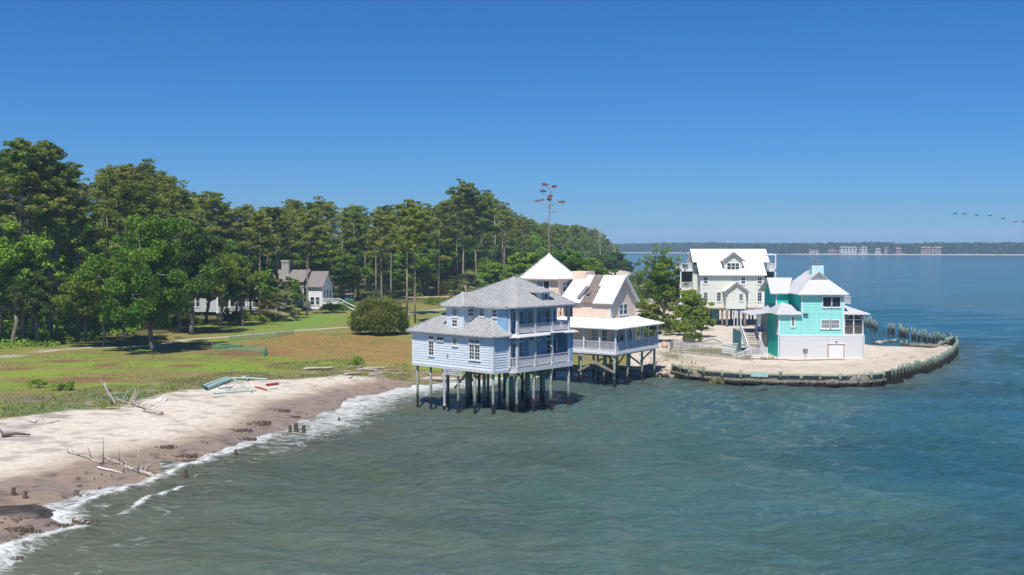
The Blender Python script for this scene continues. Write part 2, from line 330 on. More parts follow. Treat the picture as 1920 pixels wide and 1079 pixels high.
# sand point: grass ring and grey patch
pt=sstep(14,19,X)
pg=np.maximum.reduce([blob(1340,660,70,6.5,1.5),blob(1300,690,22,9,1.5)*.8,blob(1395,668,40,3.5,1.5),blob(1400,648,36,2.5,1.5),blob(1260,668,24,7,1.5)])
col=mixc(col,pt*.5,(.60,.51,.40)); col=mixc(col,pt*pg*.9,(.16,.17,.035)); col=mixc(col,pt*blob(1310,645,44,5,1.5)*.8,(.33,.33,.33))
col=mixc(col,pt*sstep(.62,.72,n2)*.35,(.36,.30,.24))
wet=wd_*(1-g)
m,t,b=nodes('ground'); L=t.links.new
at=N(t,'ShaderNodeAttribute',attribute_name='albedo'); g_=N(t,'ShaderNodeNewGeometry')
nz=N(t,'ShaderNodeTexNoise',i={'Scale':2.2,'Detail':8.,'Roughness':.75}); L(g_.outputs['Position'],nz.inputs['Vector'])
r=ramp(t,[(.3,(.70,.70,.68)),(.65,(1.15,1.15,1.15))]); L(nz.outputs['Fac'],r.inputs[0])
mx=N(t,'ShaderNodeMixRGB',blend_type='MULTIPLY',i={0:1.}); L(at.outputs['Color'],mx.inputs[1]); L(r.outputs[0],mx.inputs[2]); L(mx.outputs[0],b.inputs['Base Color'])
aw=N(t,'ShaderNodeAttribute',attribute_name='wet'); mr=N(t,'ShaderNodeMapRange',i={3:.95,4:.42}); L(aw.outputs['Fac'],mr.inputs[0]); L(mr.outputs[0],b.inputs['Roughness'])
bp=N(t,'ShaderNodeBump',i={'Strength':.35,'Distance':.12}); L(nz.outputs['Fac'],bp.inputs['Height']); L(bp.outputs[0],b.inputs['Normal'])
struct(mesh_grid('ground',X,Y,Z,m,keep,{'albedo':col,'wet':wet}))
# ---------------------------------------------------------------- water
xs=np.concatenate([-np.geomspace(4000,62,26),np.arange(-60,75,.42),np.geomspace(76,4000,40)])
ys=np.concatenate([[-200,0,15,25],np.arange(32,75,.3),75+np.cumsum(.3*1.0165**np.arange(330))]); ys=ys[ys<5200]; ys=np.append(ys,[5600,7000])
X,Y=grid(xs,ys); Z=np.zeros(X.shape)
near=sstep(420,150,Y)*sstep(120,90,np.abs(X)); rs=np.random.default_rng(5)
shore=segdist(X,Y,BEACH,False)
for k in range(46):
    lam=1.3*1.085**k; 
    if lam>17: lam=rs.uniform(3,11)
    a=rs.normal(math.radians(-112),.5); kx,ky=math.cos(a)*2*math.pi/lam,math.sin(a)*2*math.pi/lam
    amp=.013*lam**.9/ (1+ (lam/9)**2); ph=rs.uniform(0,6.28)
    s_=np.sin(kx*X+ky*Y+ph+.6*np.sin(X*.05+k)); Z+=amp*(s_+.35*(s_*s_-.5))
Z*=near*(.35+.65*sstep(1,16,shore))
def ridge(pts,wid,h):
    d=segdist(X,Y,W(pts),False); return h*np.exp(-(d/wid)**2)
BR=[[(-60,1075),(20,1035),(60,1020),(105,1005),(150,993)],[(233,965),(262,948),(300,930),(345,914)],[(120,962),(150,945),(200,930),(235,918),(300,893),(400,858),(470,835)],[(-40,1050),(0,1035)]]
brk=np.zeros(X.shape)
for bpts,ww,hh in zip(BR,(.55,.35,.45,.5),(.30,.2,.12,.1)):
    Z+=ridge(bpts,ww*1.6,hh); brk=np.maximum(brk,ridge(bpts,ww,1.))
onland=inside(X,Y,LAND)
fo=np.where(shore<9,(.62+.5*fbm(X,Y,3.5,3,77))*np.exp(-(shore/(3.1+2.2*sstep(-14,-5,X)))**2),0)*sstep(27,6,X)*sstep(220,150,Y)
fo=np.maximum(fo,.62*np.exp(-((shore-3.6-(fbm(X,Y,6,2,9)-.5)*3)/1.2)**2)*sstep(-1,-10,X))
fo=np.maximum(fo,.95*np.exp(-(shore/9.)**2)*sstep(-30,-14,X)*sstep(4,-3,X)); fo=np.maximum(fo,.6*np.exp(-((shore-6)/3.5)**2)*sstep(-12,-20,X)); foam=np.maximum(fo,brk*1.05)
wl=segdist(X,Y,WALL,False); foam=np.maximum(foam,.62*np.exp(-(wl/.8)**2)*sstep(28,52,X))
murk=np.maximum(np.exp(-shore/14.)*sstep(35,5,X),.5*np.exp(-wl/6.))
m,t,b=nodes('sea water'); L=t.links.new
g_=N(t,'ShaderNodeNewGeometry'); mp=N(t,'ShaderNodeMapping'); mp.inputs['Rotation'].default_value=(0,0,math.radians(22)); mp.inputs['Scale'].default_value=(.45,1.,1.); L(g_.outputs['Position'],mp.inputs[0])
big=N(t,'ShaderNodeTexNoise',i={'Scale':.045,'Detail':4.,'Roughness':.6,'Distortion':.6}); L(g_.outputs['Position'],big.inputs['Vector'])
sx=N(t,'ShaderNodeSeparateXYZ'); L(g_.outputs['Position'],sx.inputs[0])
# turbid green near beach, bluer east; offshore blue is sky reflection put into colour
mrx=N(t,'ShaderNodeMapRange',i={1:-12.,2:42.,3:0.,4:1.}); L(sx.outputs['X'],mrx.inputs[0])
mry=N(t,'ShaderNodeMapRange',i={1:100.,2:260.,3:0.,4:.7}); L(sx.outputs['Y'],mry.inputs[0])
a1=N(t,'ShaderNodeMath',operation='ADD'); L(mrx.outputs[0],a1.inputs[0]); L(mry.outputs[0],a1.inputs[1])
a2=N(t,'ShaderNodeMath',operation='MULTIPLY_ADD',i={1:1.3,2:-.65}); L(big.outputs['Fac'],a2.inputs[0])
a3=N(t,'ShaderNodeMath',operation='ADD',use_clamp=True); L(a1.outputs[0],a3.inputs[0]); L(a2.outputs[0],a3.inputs[1])
r=ramp(t,[(0,(.100,.148,.115)),(.4,(.062,.140,.128)),(1,(.026,.108,.142))]); L(a3.outputs[0],r.inputs[0])
am=N(t,'ShaderNodeAttribute',attribute_name='murk'); mx=N(t,'ShaderNodeMixRGB'); L(am.outputs['Fac'],mx.inputs[0]); L(r.outputs[0],mx.inputs[1]); mx.inputs[2].default_value=(.145,.150,.095,1)
L(mx.outputs[0],b.inputs['Base Color']); b.inputs['Roughness'].default_value=.1; b.inputs['IOR'].default_value=1.333
w1=N(t,'ShaderNodeTexNoise',i={'Scale':1.7,'Detail':7.,'Roughness':.7,'Distortion':.35}); L(mp.outputs[0],w1.inputs['Vector'])
w2=N(t,'ShaderNodeTexNoise',i={'Scale':.28,'Detail':4.,'Roughness':.55}); L(mp.outputs[0],w2.inputs['Vector'])
sm=N(t,'ShaderNodeMath',operation='MULTIPLY_ADD',i={1:2.4}); L(w2.outputs['Fac'],sm.inputs[0]); L(w1.outputs['Fac'],sm.inputs[2])
wp=N(t,'ShaderNodeTexNoise',i={'Scale':.035,'Detail':3.,'Roughness':.6}); L(mp.outputs[0],wp.inputs['Vector']); wm=N(t,'ShaderNodeMapRange',i={1:.35,2:.65,3:.25,4:.95}); L(wp.outputs['Fac'],wm.inputs[0])
bp=N(t,'ShaderNodeBump',i={'Strength':1.,'Distance':.5}); L(sm.outputs[0],bp.inputs['Height']); L(wm.outputs[0],bp.inputs['Distance']); L(bp.outputs[0],b.inputs['Normal'])
af=N(t,'ShaderNodeAttribute',attribute_name='foam'); fn=N(t,'ShaderNodeTexNoise',i={'Scale':1.1,'Detail':9.,'Roughness':.75,'Distortion':2.2}); L(mp.outputs[0],fn.inputs['Vector'])
f1=N(t,'ShaderNodeMath',operation='MULTIPLY_ADD',i={1:.62,2:-.40}); L(af.outputs['Fac'],f1.inputs[0])
f2=N(t,'ShaderNodeMath',operation='ADD'); L(f1.outputs[0],f2.inputs[0]); L(fn.outputs['Fac'],f2.inputs[1])
fr=ramp(t,[(.53,(0,0,0)),(.60,(.35,.35,.35)),(.78,(1,1,1))]); L(f2.outputs[0],fr.inputs[0])
# rare whitecaps
wc=N(t,'ShaderNodeTexNoise',i={'Scale':.22,'Detail':7.,'Roughness':.7}); L(mp.outputs[0],wc.inputs['Vector']); wr=ramp(t,[(.735,(0,0,0)),(.77,(.7,.7,.7))]); L(wc.outputs['Fac'],wr.inputs[0])
ff=N(t,'ShaderNodeMath',operation='MAXIMUM'); L(fr.outputs[0],ff.inputs[0]); L(wr.outputs[0],ff.inputs[1])
df=N(t,'ShaderNodeBsdfDiffuse',i={'Color':(.66,.67,.66,1)}); ms=N(t,'ShaderNodeMixShader'); L(ff.outputs[0],ms.inputs[0]); L(b.outputs[0],ms.inputs[1]); L(df.outputs[0],ms.inputs[2]); L(ms.outputs[0],t.nodes['Material Output'].inputs[0])
kp=~(onland&(segdist(X,Y,LAND)>4))
struct(mesh_grid('water',X,Y,Z,m,kp,{'foam':foam,'murk':murk}))
# ================================================================ house kit
# a house is an Empty; local x runs along its right-hand face, local y runs back along its left-hand face
class Wl:
    "a vertical wall plane: p start corner, d unit direction, n outward normal (all 2D local)"
    def __init__(s,par,p,q,n):
        s.par=par; s.p=Vector((p[0],p[1])); v=Vector((q[0]-p[0],q[1]-p[1])); s.len=v.length; s.d=v.normalized(); s.n=Vector(n).normalized()
    def pt(s,t,z,o=0.): a=s.p+s.d*t+s.n*o; return (a.x,a.y,z)
    def siding(s,outline,m,name='wall',bh=.2,lip=.035):
        mb=MB(); zs=[z for _,z in outline]; z0,z1=min(zs),max(zs); n=len(outline)
        def ext(z):
            xs=[]
            for i in range(n):
                (a,za),(b,zb)=outline[i],outline[(i+1)%n]
                if abs(za-zb)<1e-9:
                    if abs(z-za)<1e-6: xs+=[a,b]
                elif min(za,zb)-1e-6<=z<=max(za,zb)+1e-6: xs.append(a+(b-a)*(z-za)/(zb-za))
            return (min(xs),max(xs)) if xs else None
        z=z0
        while z<z1-1e-3:
            zt=min(z+bh,z1); a=ext(z+1e-5); b=ext(zt-1e-5)
            if a and b:
                v=[s.pt(a[0],z,lip),s.pt(a[1],z,lip),s.pt(b[1],zt,.0),s.pt(b[0],zt,.0),s.pt(a[0],z,0),s.pt(a[1],z,0)]
                mb.add(v,[(0,1,2,3),(4,5,1,0),(4,0,3),(1,5,2)])
            z=zt
        # solid backing so the wall has thickness
        k=[s.pt(a,zz,-.0) for a,zz in outline]; k2=[s.pt(a,zz,-.16) for a,zz in outline]
        mb.add(k+k2,[tuple(range(n)),tuple(range(2*n-1,n-1,-1))]+[(i,(i+1)%n,(i+1)%n+n,i+n) for i in range(n)])
        return mb.build(name,m,s.par)
    def rect(s,t0,t1,z0,z1,m,**k): return s.siding([(t0,z0),(t1,z0),(t1,z1),(t0,z1)],m,**k)
    def trim(s,t0,t1,z0,z1,m='white',name='corner_trim',o=.05,th=.08):
        mb=MB(); s.bx(mb,t0,t1,z0,z1,o-th,o); return mb.build(name,m,s.par)
    def bx(s,mb,t0,t1,z0,z1,o0,o1):
        c=[s.pt(t,z,o) for z in (z0,z1) for (t,o) in ((t0,o0),(t1,o0),(t1,o1),(t0,o1))]
        mb.add(c,[(0,1,2,3),(7,6,5,4),(0,4,5,1),(1,5,6,2),(2,6,7,3),(3,7,4,0)]); return mb
    def window(s,t0,t1,z0,z1,cols=2,rows=2,m='white',glass='glass',fw=.1,name='window',mid=True,mun=.035):
        g=MB(); s.bx(g,t0,t1,z0,z1,-.02,.045); w=g.build(name,glass,s.par)
        f=MB()
        s.bx(f,t0-fw,t0,z0-fw,z1+fw,.0,.085); s.bx(f,t1,t1+fw,z0-fw,z1+fw,.0,.085)
        s.bx(f,t0,t1,z1,z1+fw,.0,.085); s.bx(f,t0,t1,z0-fw,z0,.0,.085)
        f.build('frame',m,w)
        if cols*rows>1:
            k=MB()
            for c in range(1,cols): x=t0+(t1-t0)*c/cols; s.bx(k,x-mun/2,x+mun/2,z0,z1,.045,.07)
            for r in range(1,rows):
                z=z0+(z1-z0)*r/rows; q=mun*(1. if (rows%2 or r!=rows//2) else 1.8)
                xs=[t0+(t1-t0)*c/cols for c in range(cols+1)]
                for a,b in zip(xs[:-1],xs[1:]): s.bx(k,a+mun/2,b-mun/2,z-q/2,z+q/2,.045,.07)
            k.build('glazing_bars',m,w)
        sl=MB(); s.bx(sl,t0-fw-.03,t1+fw+.03,z0-fw-.06,z0-fw,.0,.13); sl.build('sill',m,w)
        return w
def clipseg(poly,k):
    "interval of the s-axis where the line e=k crosses the convex 2D polygon"
    out=[]
    n=len(poly)
    for i in range(n):
        (a,b),(c,d)=poly[i],poly[(i+1)%n]
        if (a-k)*(c-k)<0: out.append(b+(d-b)*(k-a)/(c-a))
    return (min(out),max(out)) if len(out)>=2 else None
def roof_face(mb,pts,sp=.45,th=.1,rib=.05,rw=.045):
    "planar roof polygon, thickened, with raised standing seams running up the slope"
    P3=[Vector(p) for p in pts]; mb.slab(pts,th)
    n=Vector((0,0,0))
    for i in range(len(P3)): 
        a,b=P3[i],P3[(i+1)%len(P3)]; n+=a.cross(b)
    n.normalize()
    if n.z<0: n=-n
    e=Vector((0,0,1)).cross(n)
    if e.length<1e-4: return
    e.normalize(); s=n.cross(e).normalized(); o=P3[0]
    q=[((p-o).dot(e),(p-o).dot(s)) for p in P3]; lo=min(a for a,_ in q); hi=max(a for a,_ in q)
    k=lo+sp*.5
    while k<hi:
        c=clipseg(q,k)
        if c and c[1]-c[0]>.15:
            a=o+e*k+s*(c[0]+.02)+n*(rib/2+.003); b=o+e*k+s*(c[1]-.02)+n*(rib/2+.003)
            mb.bar(a,b,rw,rib,up=tuple(n))
        k+=sp
def roof(par,faces,m,name='roof',ridges=(),**k):
    mb=MB()
    for f in faces: roof_face(mb,f,**k)
    for a,b in ridges: mb.bar(Vector(a)+Vector((0,0,.03)),Vector(b)+Vector((0,0,.03)),.22,.05)
    return mb.build(name,m,par)
def rafters(par,a,b,z,m='grey_white',sp=.6,name='eave_trim',ln=.3,nrm=(0,-1)):
    a=Vector(a);b=Vector(b);L=(b-a).length;d=(b-a)/L;mb=MB();k=sp/2;n=Vector(nrm)
    mb.bar((a.x,a.y,z+.06),(b.x,b.y,z+.06),.04,.1)
    while k<L:
        p=a+d*k; q=p-n*ln; mb.bar((p.x,p.y,z),(q.x,q.y,z+.05),.06,.12); k+=sp
    return mb.build(name,m,par)
def railing(par,a,b,z,h=1.,m='grey_white',sp=.15,bw=.055,name='railing'):
    mb=MB(); a=Vector(a[:2]).to_3d(); b=Vector(b[:2]).to_3d(); L=(b-a).length; d=(b-a)/L
    up=Vector((0,0,1)); mb.bar(a+up*(z+h),b+up*(z+h),.12,.07); mb.bar(a+up*(z+.12),b+up*(z+.12),.07,.07)
    k=sp
    while k<L-sp*.4:
        p=a+d*k; mb.box(p.x-bw/2,p.x+bw/2,p.y-bw/2,p.y+bw/2,z+.155,z+h-.035); k+=sp
    return mb.build(name,m,par)
def post(par,x,y,z0,z1,w=.2,m='grey_white',name='post'):
    mb=MB(); h=w/2; mb.box(x-h,x+h,y-h,y+h,z0,z1); g=h+.035; mb.box(x-g,x+g,y-g,y+g,z0,z0+.18); mb.box(x-g,x+g,y-g,y+g,z1-.14,z1-.003)
    return mb.build(name,m,par)
def pile(par,x,y,z0,z1,r=.17,m='pile',lean=.0):
    n=8; k=[z0+(z1-z0)*i/5 for i in range(6)]; ax,ay=random.uniform(-lean,lean),random.uniform(-lean,lean)
    mb=MB(); mb.tube([(x+ax*(i-5),y+ay*(i-5),zz) for i,zz in enumerate(k)],[r*random.uniform(.92,1.1) for _ in k],n)
    return mb.build('pile',m,par,smooth=True)
def slabpart(par,name,m,*b): mb=MB(); mb.box(*b); return mb.build(name,m,par)
def house(name,o,ang,label): return empty(name,(o[0],o[1],0),math.radians(ang-90),label,'house')
def lattice(wl,t0,t1,z0,z1,m='white',sp=.28,bw=.14,name='lattice_panel',back=None):
    mb=MB(); k=t0+sp/2
    while k<t1: wl.bx(mb,k-bw/2,k+bw/2,z0,z1,.0,.025); k+=sp
    k=z0+sp/2
    while k<z1: wl.bx(mb,t0,t1,k-bw/2,k+bw/2,.027,.05); k+=sp
    p=mb.build(name,m,wl.par)
    return p
# ================================================================ the blue house on piles
B=gp(925.4,701.7,3.95)
h1=house('stilt_house',B,137,'pale blue two storey house with grey metal roofs on piles over the surf')
E_Z=7.36
def slope_z(x): return E_Z+(x+.4)*.62
A=Wl(h1,(0,11),(0,0),(-1,0))            # long left wall: t = 11 - y
A.rect(0,11,4.2,E_Z,'blue',bh=.235)
C=Wl(h1,(0,0),(1.9,0),(0,-1)); C.rect(0,1.9,4.2,E_Z,'blue',bh=.235)
A.trim(10.86,11.08,4.2,E_Z,'blue'); C.trim(-.05,.12,4.2,E_Z,'blue'); A.trim(0,.16,4.2,E_Z,'white')
slabpart(h1,'skirt_board','grey_white',-.07,6,-.07,11.05,3.93,4.2)
def AW(y0,y1,*a,**k): return A.window(11-y1,11-y0,*a,**k)
AW(7.93,8.55,5.1,6.38,2,4); AW(7.93,8.55,6.62,6.9,2,1)
AW(6.6,7.4,6.62,6.9,2,1); AW(4.68,5.27,6.27,6.9,1,1,glass='shade')
AW(2.45,3.02,5.12,6.4,2,4); AW(1.72,2.29,5.12,6.4,2,4,glass='glass'); AW(2.45,3.02,6.62,6.92,2,1); AW(1.72,2.29,6.62,6.92,2,1)
v=MB(); A.bx(v,4.95,5.12,5.1,5.3,.0,.1); v.build('wall_vent','metal',h1)
# left block back walls (seen only from aside) and its hip roof
Wl(h1,(0,11),(4.6,11),(0,1)).rect(0,4.6,4.2,E_Z,'blue',bh=.235)
Wl(h1,(4.6,11),(4.6,8.4),(1,0)).rect(0,2.6,4.2,E_Z,'blue',bh=.235)
zr=slope_z(2.3)
roof(h1,[[(-.45,11.5,E_Z-.03),(-.45,-.42,E_Z-.03),(1.88,2.05,slope_z(1.88)),(1.88,3.9,slope_z(1.88)),(2.3,5,zr),(2.3,8.8,zr)],
         [(-.45,11.5,E_Z-.03),(2.3,8.8,zr),(5.05,11.5,E_Z-.03)],
         [(5.05,11.5,E_Z-.03),(2.3,8.8,zr),(2.3,8.3,zr),(5.05,8.3,E_Z-.03)],
         [(-.45,-.42,E_Z-.03),(2.05,-.42,E_Z-.03),(1.89,2.05,slope_z(1.88))]],'grey_roof','lower_roof',
     ridges=[((-.45,-.42,E_Z-.03),(1.88,2.05,slope_z(1.88))),((-.45,11.5,E_Z-.03),(2.3,8.8,zr))])
rafters(h1,(-.36,11.3),(-.36,-.2),E_Z-.2,nrm=(-1,0)); rafters(h1,(-.2,-.34),(1.8,-.34),E_Z-.2,nrm=(0,-1))
# stair tower bump
T=Wl(h1,(.38,6.55),(.38,4.25),(-1,0)); T.rect(0,2.3,7.7,9.95,'blue',bh=.235)
T.window(.86,1.48,8.93,9.62,1,1,glass='shade'); T.window(.86,1.48,7.98,8.55,2,2)
T2=Wl(h1,(.38,4.25),(1.9,4.25),(0,-1)); T2.siding([(0,7.75),(1.52,8.85),(1.52,9.95),(0,9.95)],'blue',bh=.235); T2.window(.55,1.2,8.98,9.62,2,2)
T3=Wl(h1,(.38,6.55),(1.9,6.55),(0,1)); T3.rect(0,1.52,7.7,9.95,'blue',bh=.235)
T.trim(2.2,2.36,7.8,9.9,'blue'); mb=MB(); mb.box(.22,.4,4.15,6.62,7.66,7.76); mb.build('flashing','white',h1)
# main block, upper storey
U=Wl(h1,(1.9,8.2),(1.9,0.02),(-1,0)); U.rect(0,8.18,7.0,9.95,'blue',bh=.235)
U.window(8.2-3.6,8.2-3.0,8.98,9.62,1,1,glass='shade'); U.window(8.2-1.9,8.2-1.35,9.0,9.6,2,2)
Wl(h1,(1.9,8.2),(10.3,8.2),(0,1)).rect(0,8.4,4.2,9.95,'blue',bh=.235); Wl(h1,(10.3,8.2),(10.3,1.3),(1,0)).rect(0,6.9,4.2,9.95,'blue',bh=.235)
Wl(h1,(1.98,8.35),(1.98,8.2),(-1,0))
# porch back walls
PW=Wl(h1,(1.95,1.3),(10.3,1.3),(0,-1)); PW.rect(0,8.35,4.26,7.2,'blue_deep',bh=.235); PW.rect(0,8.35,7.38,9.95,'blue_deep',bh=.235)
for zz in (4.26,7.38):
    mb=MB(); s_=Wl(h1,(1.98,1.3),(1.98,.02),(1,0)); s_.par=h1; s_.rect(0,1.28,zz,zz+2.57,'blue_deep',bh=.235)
def pw(x0,x1,z0,z1,*a,**k): PW.window(x0-1.95,x1-1.95,z0,z1,*a,**k)
for x0,x1 in((2.5,3.0),(3.9,4.35),(4.85,5.25),(8.7,9.3)): pw(x0,x1,4.7,6.35,2,4); pw(x0,x1,6.6,6.88,1,1)
pw(6.2,6.85,4.3,6.3,1,1,glass='white',name='door'); pw(6.2,6.85,6.55,6.88,2,1)
pw(7.45,7.65,4.4,6.3,1,3,name='sidelight'); pw(7.45,7.65,6.55,6.88,1,1); pw(9.75,10.1,4.7,6.35,1,2)
for x0,x1 in((2.5,2.95),(3.95,4.4),(4.85,5.4),(8.55,9.15)): pw(x0,x1,7.75,9.3,2,2)
pw(6.0,6.7,7.45,9.3,1,1,glass='shade',name='door'); pw(7.25,7.85,7.45,9.3,1,1,glass='shade',name='door'); pw(9.6,9.95,7.6,9.3,1,2)
# decks: chamfered front corner
def deck(z0,z1,xe,m,name,ex=0.):
    mb=MB(); p=[(1.9,1.28),(1.9,0-ex),(2.52,-.62-ex),(xe+ex,-.62-ex),(xe+ex,1.28)]
    mb.slab([(x,y,z1) for x,y in p],z1-z0); return mb.build(name,m,h1)
deck(3.86,4.26,10.5,'grey_white','porch_deck'); deck(7.2,7.38,10.3,'grey_white','balcony_deck')
mb=MB(); mb.box(1.95,2.5,-.55,-.1,3.62,3.855); mb.build('step_frame','wood',h1)
cols=[2.6,5.05,7.48,9.95]
for x in cols: post(h1,x,-.5,4.26,7.2,.2); post(h1,x,-.5,7.38,9.9,.2)
post(h1,2.02,-.08,4.26,7.2,.2); post(h1,2.02,-.08,7.38,9.9,.2)
for a,b in zip(cols[:-1],cols[1:]):
    railing(h1,(a+.1,-.5),(b-.1,-.5),4.28,.95); railing(h1,(a+.1,-.5),(b-.1,-.5),7.4,.88)
railing(h1,(2.06,-.2),(2.5,-.48),4.28,.95); railing(h1,(9.95,-.4),(9.95,1.2),7.4,.88)
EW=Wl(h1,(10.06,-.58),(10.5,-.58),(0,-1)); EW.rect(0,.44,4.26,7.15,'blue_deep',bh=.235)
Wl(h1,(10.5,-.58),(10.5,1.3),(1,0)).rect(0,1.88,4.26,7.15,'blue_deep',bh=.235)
# pent roof between the storeys, one panel lifted
pz=7.28
roof(h1,[[(1.93,-.12,pz+.1),(1.55,-.3,pz-.12),(2.4,-1.05,pz-.12),(2.55,-.64,pz+.1)],[(2.55,-.64,pz+.1),(2.4,-1.05,pz-.12),(6.7,-1.05,pz-.1),(6.7,-.64,pz+.1)]],'light_roof','pent_roof',th=.05)
roof(h1,[[(6.75,-.64,pz+.1),(6.8,-1.15,pz+.08),(8.6,-1.1,pz+.02),(8.5,-.64,pz+.12)],[(8.6,-.64,pz+.1),(8.7,-1.05,pz-.05),(10.9,-1.05,pz-.1),(10.7,-.64,pz+.1)],[(10.7,-.64,pz+.1),(10.9,-1.05,pz-.1),(10.95,1.3,pz-.1),(10.5,1.3,pz+.1)]],'light_roof','loose_roof_panel',th=.05)
# main hip roof with chamfered corner
e=9.93; R1=(6.75,3.8,12.52); R2=(7.35,3.8,12.52)
c1=(1.4,-.35,e); c2=(2.1,-1.05,e); c3=(10.5,-1.05,e); c4_=(10.5,8.7,e); c5=(1.4,8.7,e)
roof(h1,[[c2,c3,R2,R1],[c3,c4_,R2],[c4_,c5,R1,R2],[c5,c1,R1],[c1,c2,R1]],'grey_roof','main_roof',ridges=[(R1,R2),(c1,R1),(c2,R1),(c3,R2),(c5,R1)])
bz=11.15
roof(h1,[[(-.1,7.0,e-.02),(-.1,3.8,e-.02),(1.35,5.4,bz)],[(-.1,3.8,e-.02),(1.75,3.8,e-.02),(3.9,5.4,bz),(1.35,5.4,bz)],[(-.1,7.0,e-.02),(1.35,5.4,bz),(3.9,5.4,bz),(1.75,7.0,e-.02)]],'grey_roof','tower_roof',ridges=[((-.1,3.8,e-.02),(1.35,5.4,bz))])
mb=MB(); mb.slab([(1.4,-.25,e-.1),(2.1,-.95,e-.1),(10.4,-.95,e-.1),(10.4,8.6,e-.1),(1.4,8.6,e-.1)],.05); mb.box(0,1.45,3.9,6.9,e-.15,e-.1); mb.build('soffit','grey_white',h1)
rafters(h1,(2.2,-.98),(10.4,-.98),e-.2); rafters(h1,(1.46,8),(1.46,-.3),e-.2,nrm=(-1,0))
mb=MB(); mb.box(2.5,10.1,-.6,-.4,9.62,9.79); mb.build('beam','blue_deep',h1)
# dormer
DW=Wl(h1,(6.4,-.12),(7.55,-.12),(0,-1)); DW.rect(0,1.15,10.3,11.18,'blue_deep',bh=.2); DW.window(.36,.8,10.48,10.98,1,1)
for x,nn in((6.4,-1),(7.55,1)):
    q=Wl(h1,(x,-.12),(x,1.35),(nn,0)); q.siding([(0,10.4),(1.47,11.18),(0,11.18)],'blue',name='dormer_cheek',bh=.2)
roof(h1,[[(6.05,-.45,11.16),(7.9,-.45,11.16),(6.98,.3,11.62)],[(6.05,-.45,11.16),(6.98,.3,11.62),(6.98,2.1,11.62),(6.05,1.3,11.16)],[(7.9,-.45,11.16),(7.9,1.3,11.16),(6.98,2.1,11.62),(6.98,.3,11.62)]],'grey_roof','dormer_roof',th=.07)
# chimney-less. piles in rows with bracing
for y in (10.6,8.7,6.85,4.9,2.7,.35): pile(h1,.3,y,-1,3.93,.13)
for x,ys_ in ((2.05,(.2,3.2,5.5,8.2)),(4.2,(10.4,7.2,4.8,2.2)),(6.2,(8,5.2,3)),(8.2,(8,6,3.4)),(9.9,(8,5.5,3))):
    for y in ys_: pile(h1,x,y,-1,3.93,random.uniform(.13,.17),'pile_green')
for x in (2.7,5.05,7.5,10.15): pile(h1,x,-.35,-1,3.86,.13)
for x in (3.9,6.2,8.4): pile(h1,x,1.4,-1,3.86,.2,'pile_green')
LT=Wl(h1,(-.03,6.35),(-.03,3.6),(-1,0)); mb=MB()
lattice(LT,0,2.35,3.35,3.92,'grey_white',.19,.07)
post(h1,-.02,6.45,.4,3.93,.13,'grey_white','pipe_casing')
for a,b_ in (((3,6.2,3.5),(3,8.2,1.6)),((4.2,4.8,3.7),(4.2,7.2,2.2)),((6.2,3,3.6),(8.2,3.4,1.7))):
    mb=MB(); mb.bar(a,b_,.08,.2); mb.build('brace','lumber',h1)
for y in (2.7,6.8): slabpart(h1,'floor_beam','wood',.1,10,y-.12,y+.12,3.68,3.93)
# ================================================================ the peach house
PO=gp(1155,666,3.57)
h2=house('stilt_house',PO,145,'peach house with white metal roofs, a pyramid tower and porch on piles')
mb=MB(); mb.box(0,10.25,0,2.4,3.6,3.98); mb.box(0,2.7,2.4,11,3.6,3.98); mb.box(8.2,10.25,2.4,8,3.6,3.98); mb.build('porch_deck','white',h2)
mb=MB(); mb.box(-.04,10.29,-.04,-.002,3.52,3.72); mb.box(-.04,-.002,0,11,3.52,3.72); mb.build('fascia_board','grey_white',h2)
zE=6.47; zW=7.35
roof(h2,[[(-.5,11,zE),(-.5,-.5,zE),(2.3,2.,zW),(2.3,11,zW)],[(-.5,-.5,zE),(10.8,-.5,zE),(8.0,2.,zW),(2.3,2.,zW)],[(10.8,-.5,zE),(10.8,8.5,zE),(8.0,8.5,zW),(8.0,2.,zW)]],'white_roof','porch_roof',th=.09)
for y in (2.13,4.18,6.3,8.4): post(h2,.12,y,3.98,6.3,.16,'white')
px=[.12,2.5,3.93,4.68,5.78,6.52,7.88,10.12]
for i,x in enumerate(px): post(h2,x,.12,3.98,6.3,.17 if i in(0,1,7) else .12,'white')
for y in (3,5.5,8): post(h2,10.12,y,3.98,6.3,.14,'white')
for a,b_ in zip([.12,2.13,4.18,6.3],[2.13,4.18,6.3,8.4]): railing(h2,(.12,a+.1),(.12,b_-.1),4.0,.92)
for a,b_ in zip(px[:-1],px[1:]): railing(h2,(a+.08,.12),(b_-.08,.12),4.0,.92)
for a,b_ in((.12,3),(3,5.5),(5.5,8)): railing(h2,(10.12,a+.1),(10.12,b_-.1),4.0,.92)
mb=MB()
for (x,y,dx,dy) in ((.12,.12,0,1),(.12,2.13,0,1),(.12,2.13,0,-1),(.12,4.18,0,1),(.12,4.18,0,-1),(.12,.12,1,0),(2.5,.12,-1,0),(2.5,.12,1,0),(3.93,.12,-1,0)):
    mb.bar((x,y,5.85),(x+dx*.45,y+dy*.45,6.28),.07)
mb.build('porch_bracket','white',h2)
mb=MB(); mb.box(0,.2,0,11,6.3,6.42); mb.box(.2,10.2,0,.2,6.3,6.42); mb.box(10.0,10.2,.2,8.2,6.3,6.42); mb.build('porch_beam','white',h2)
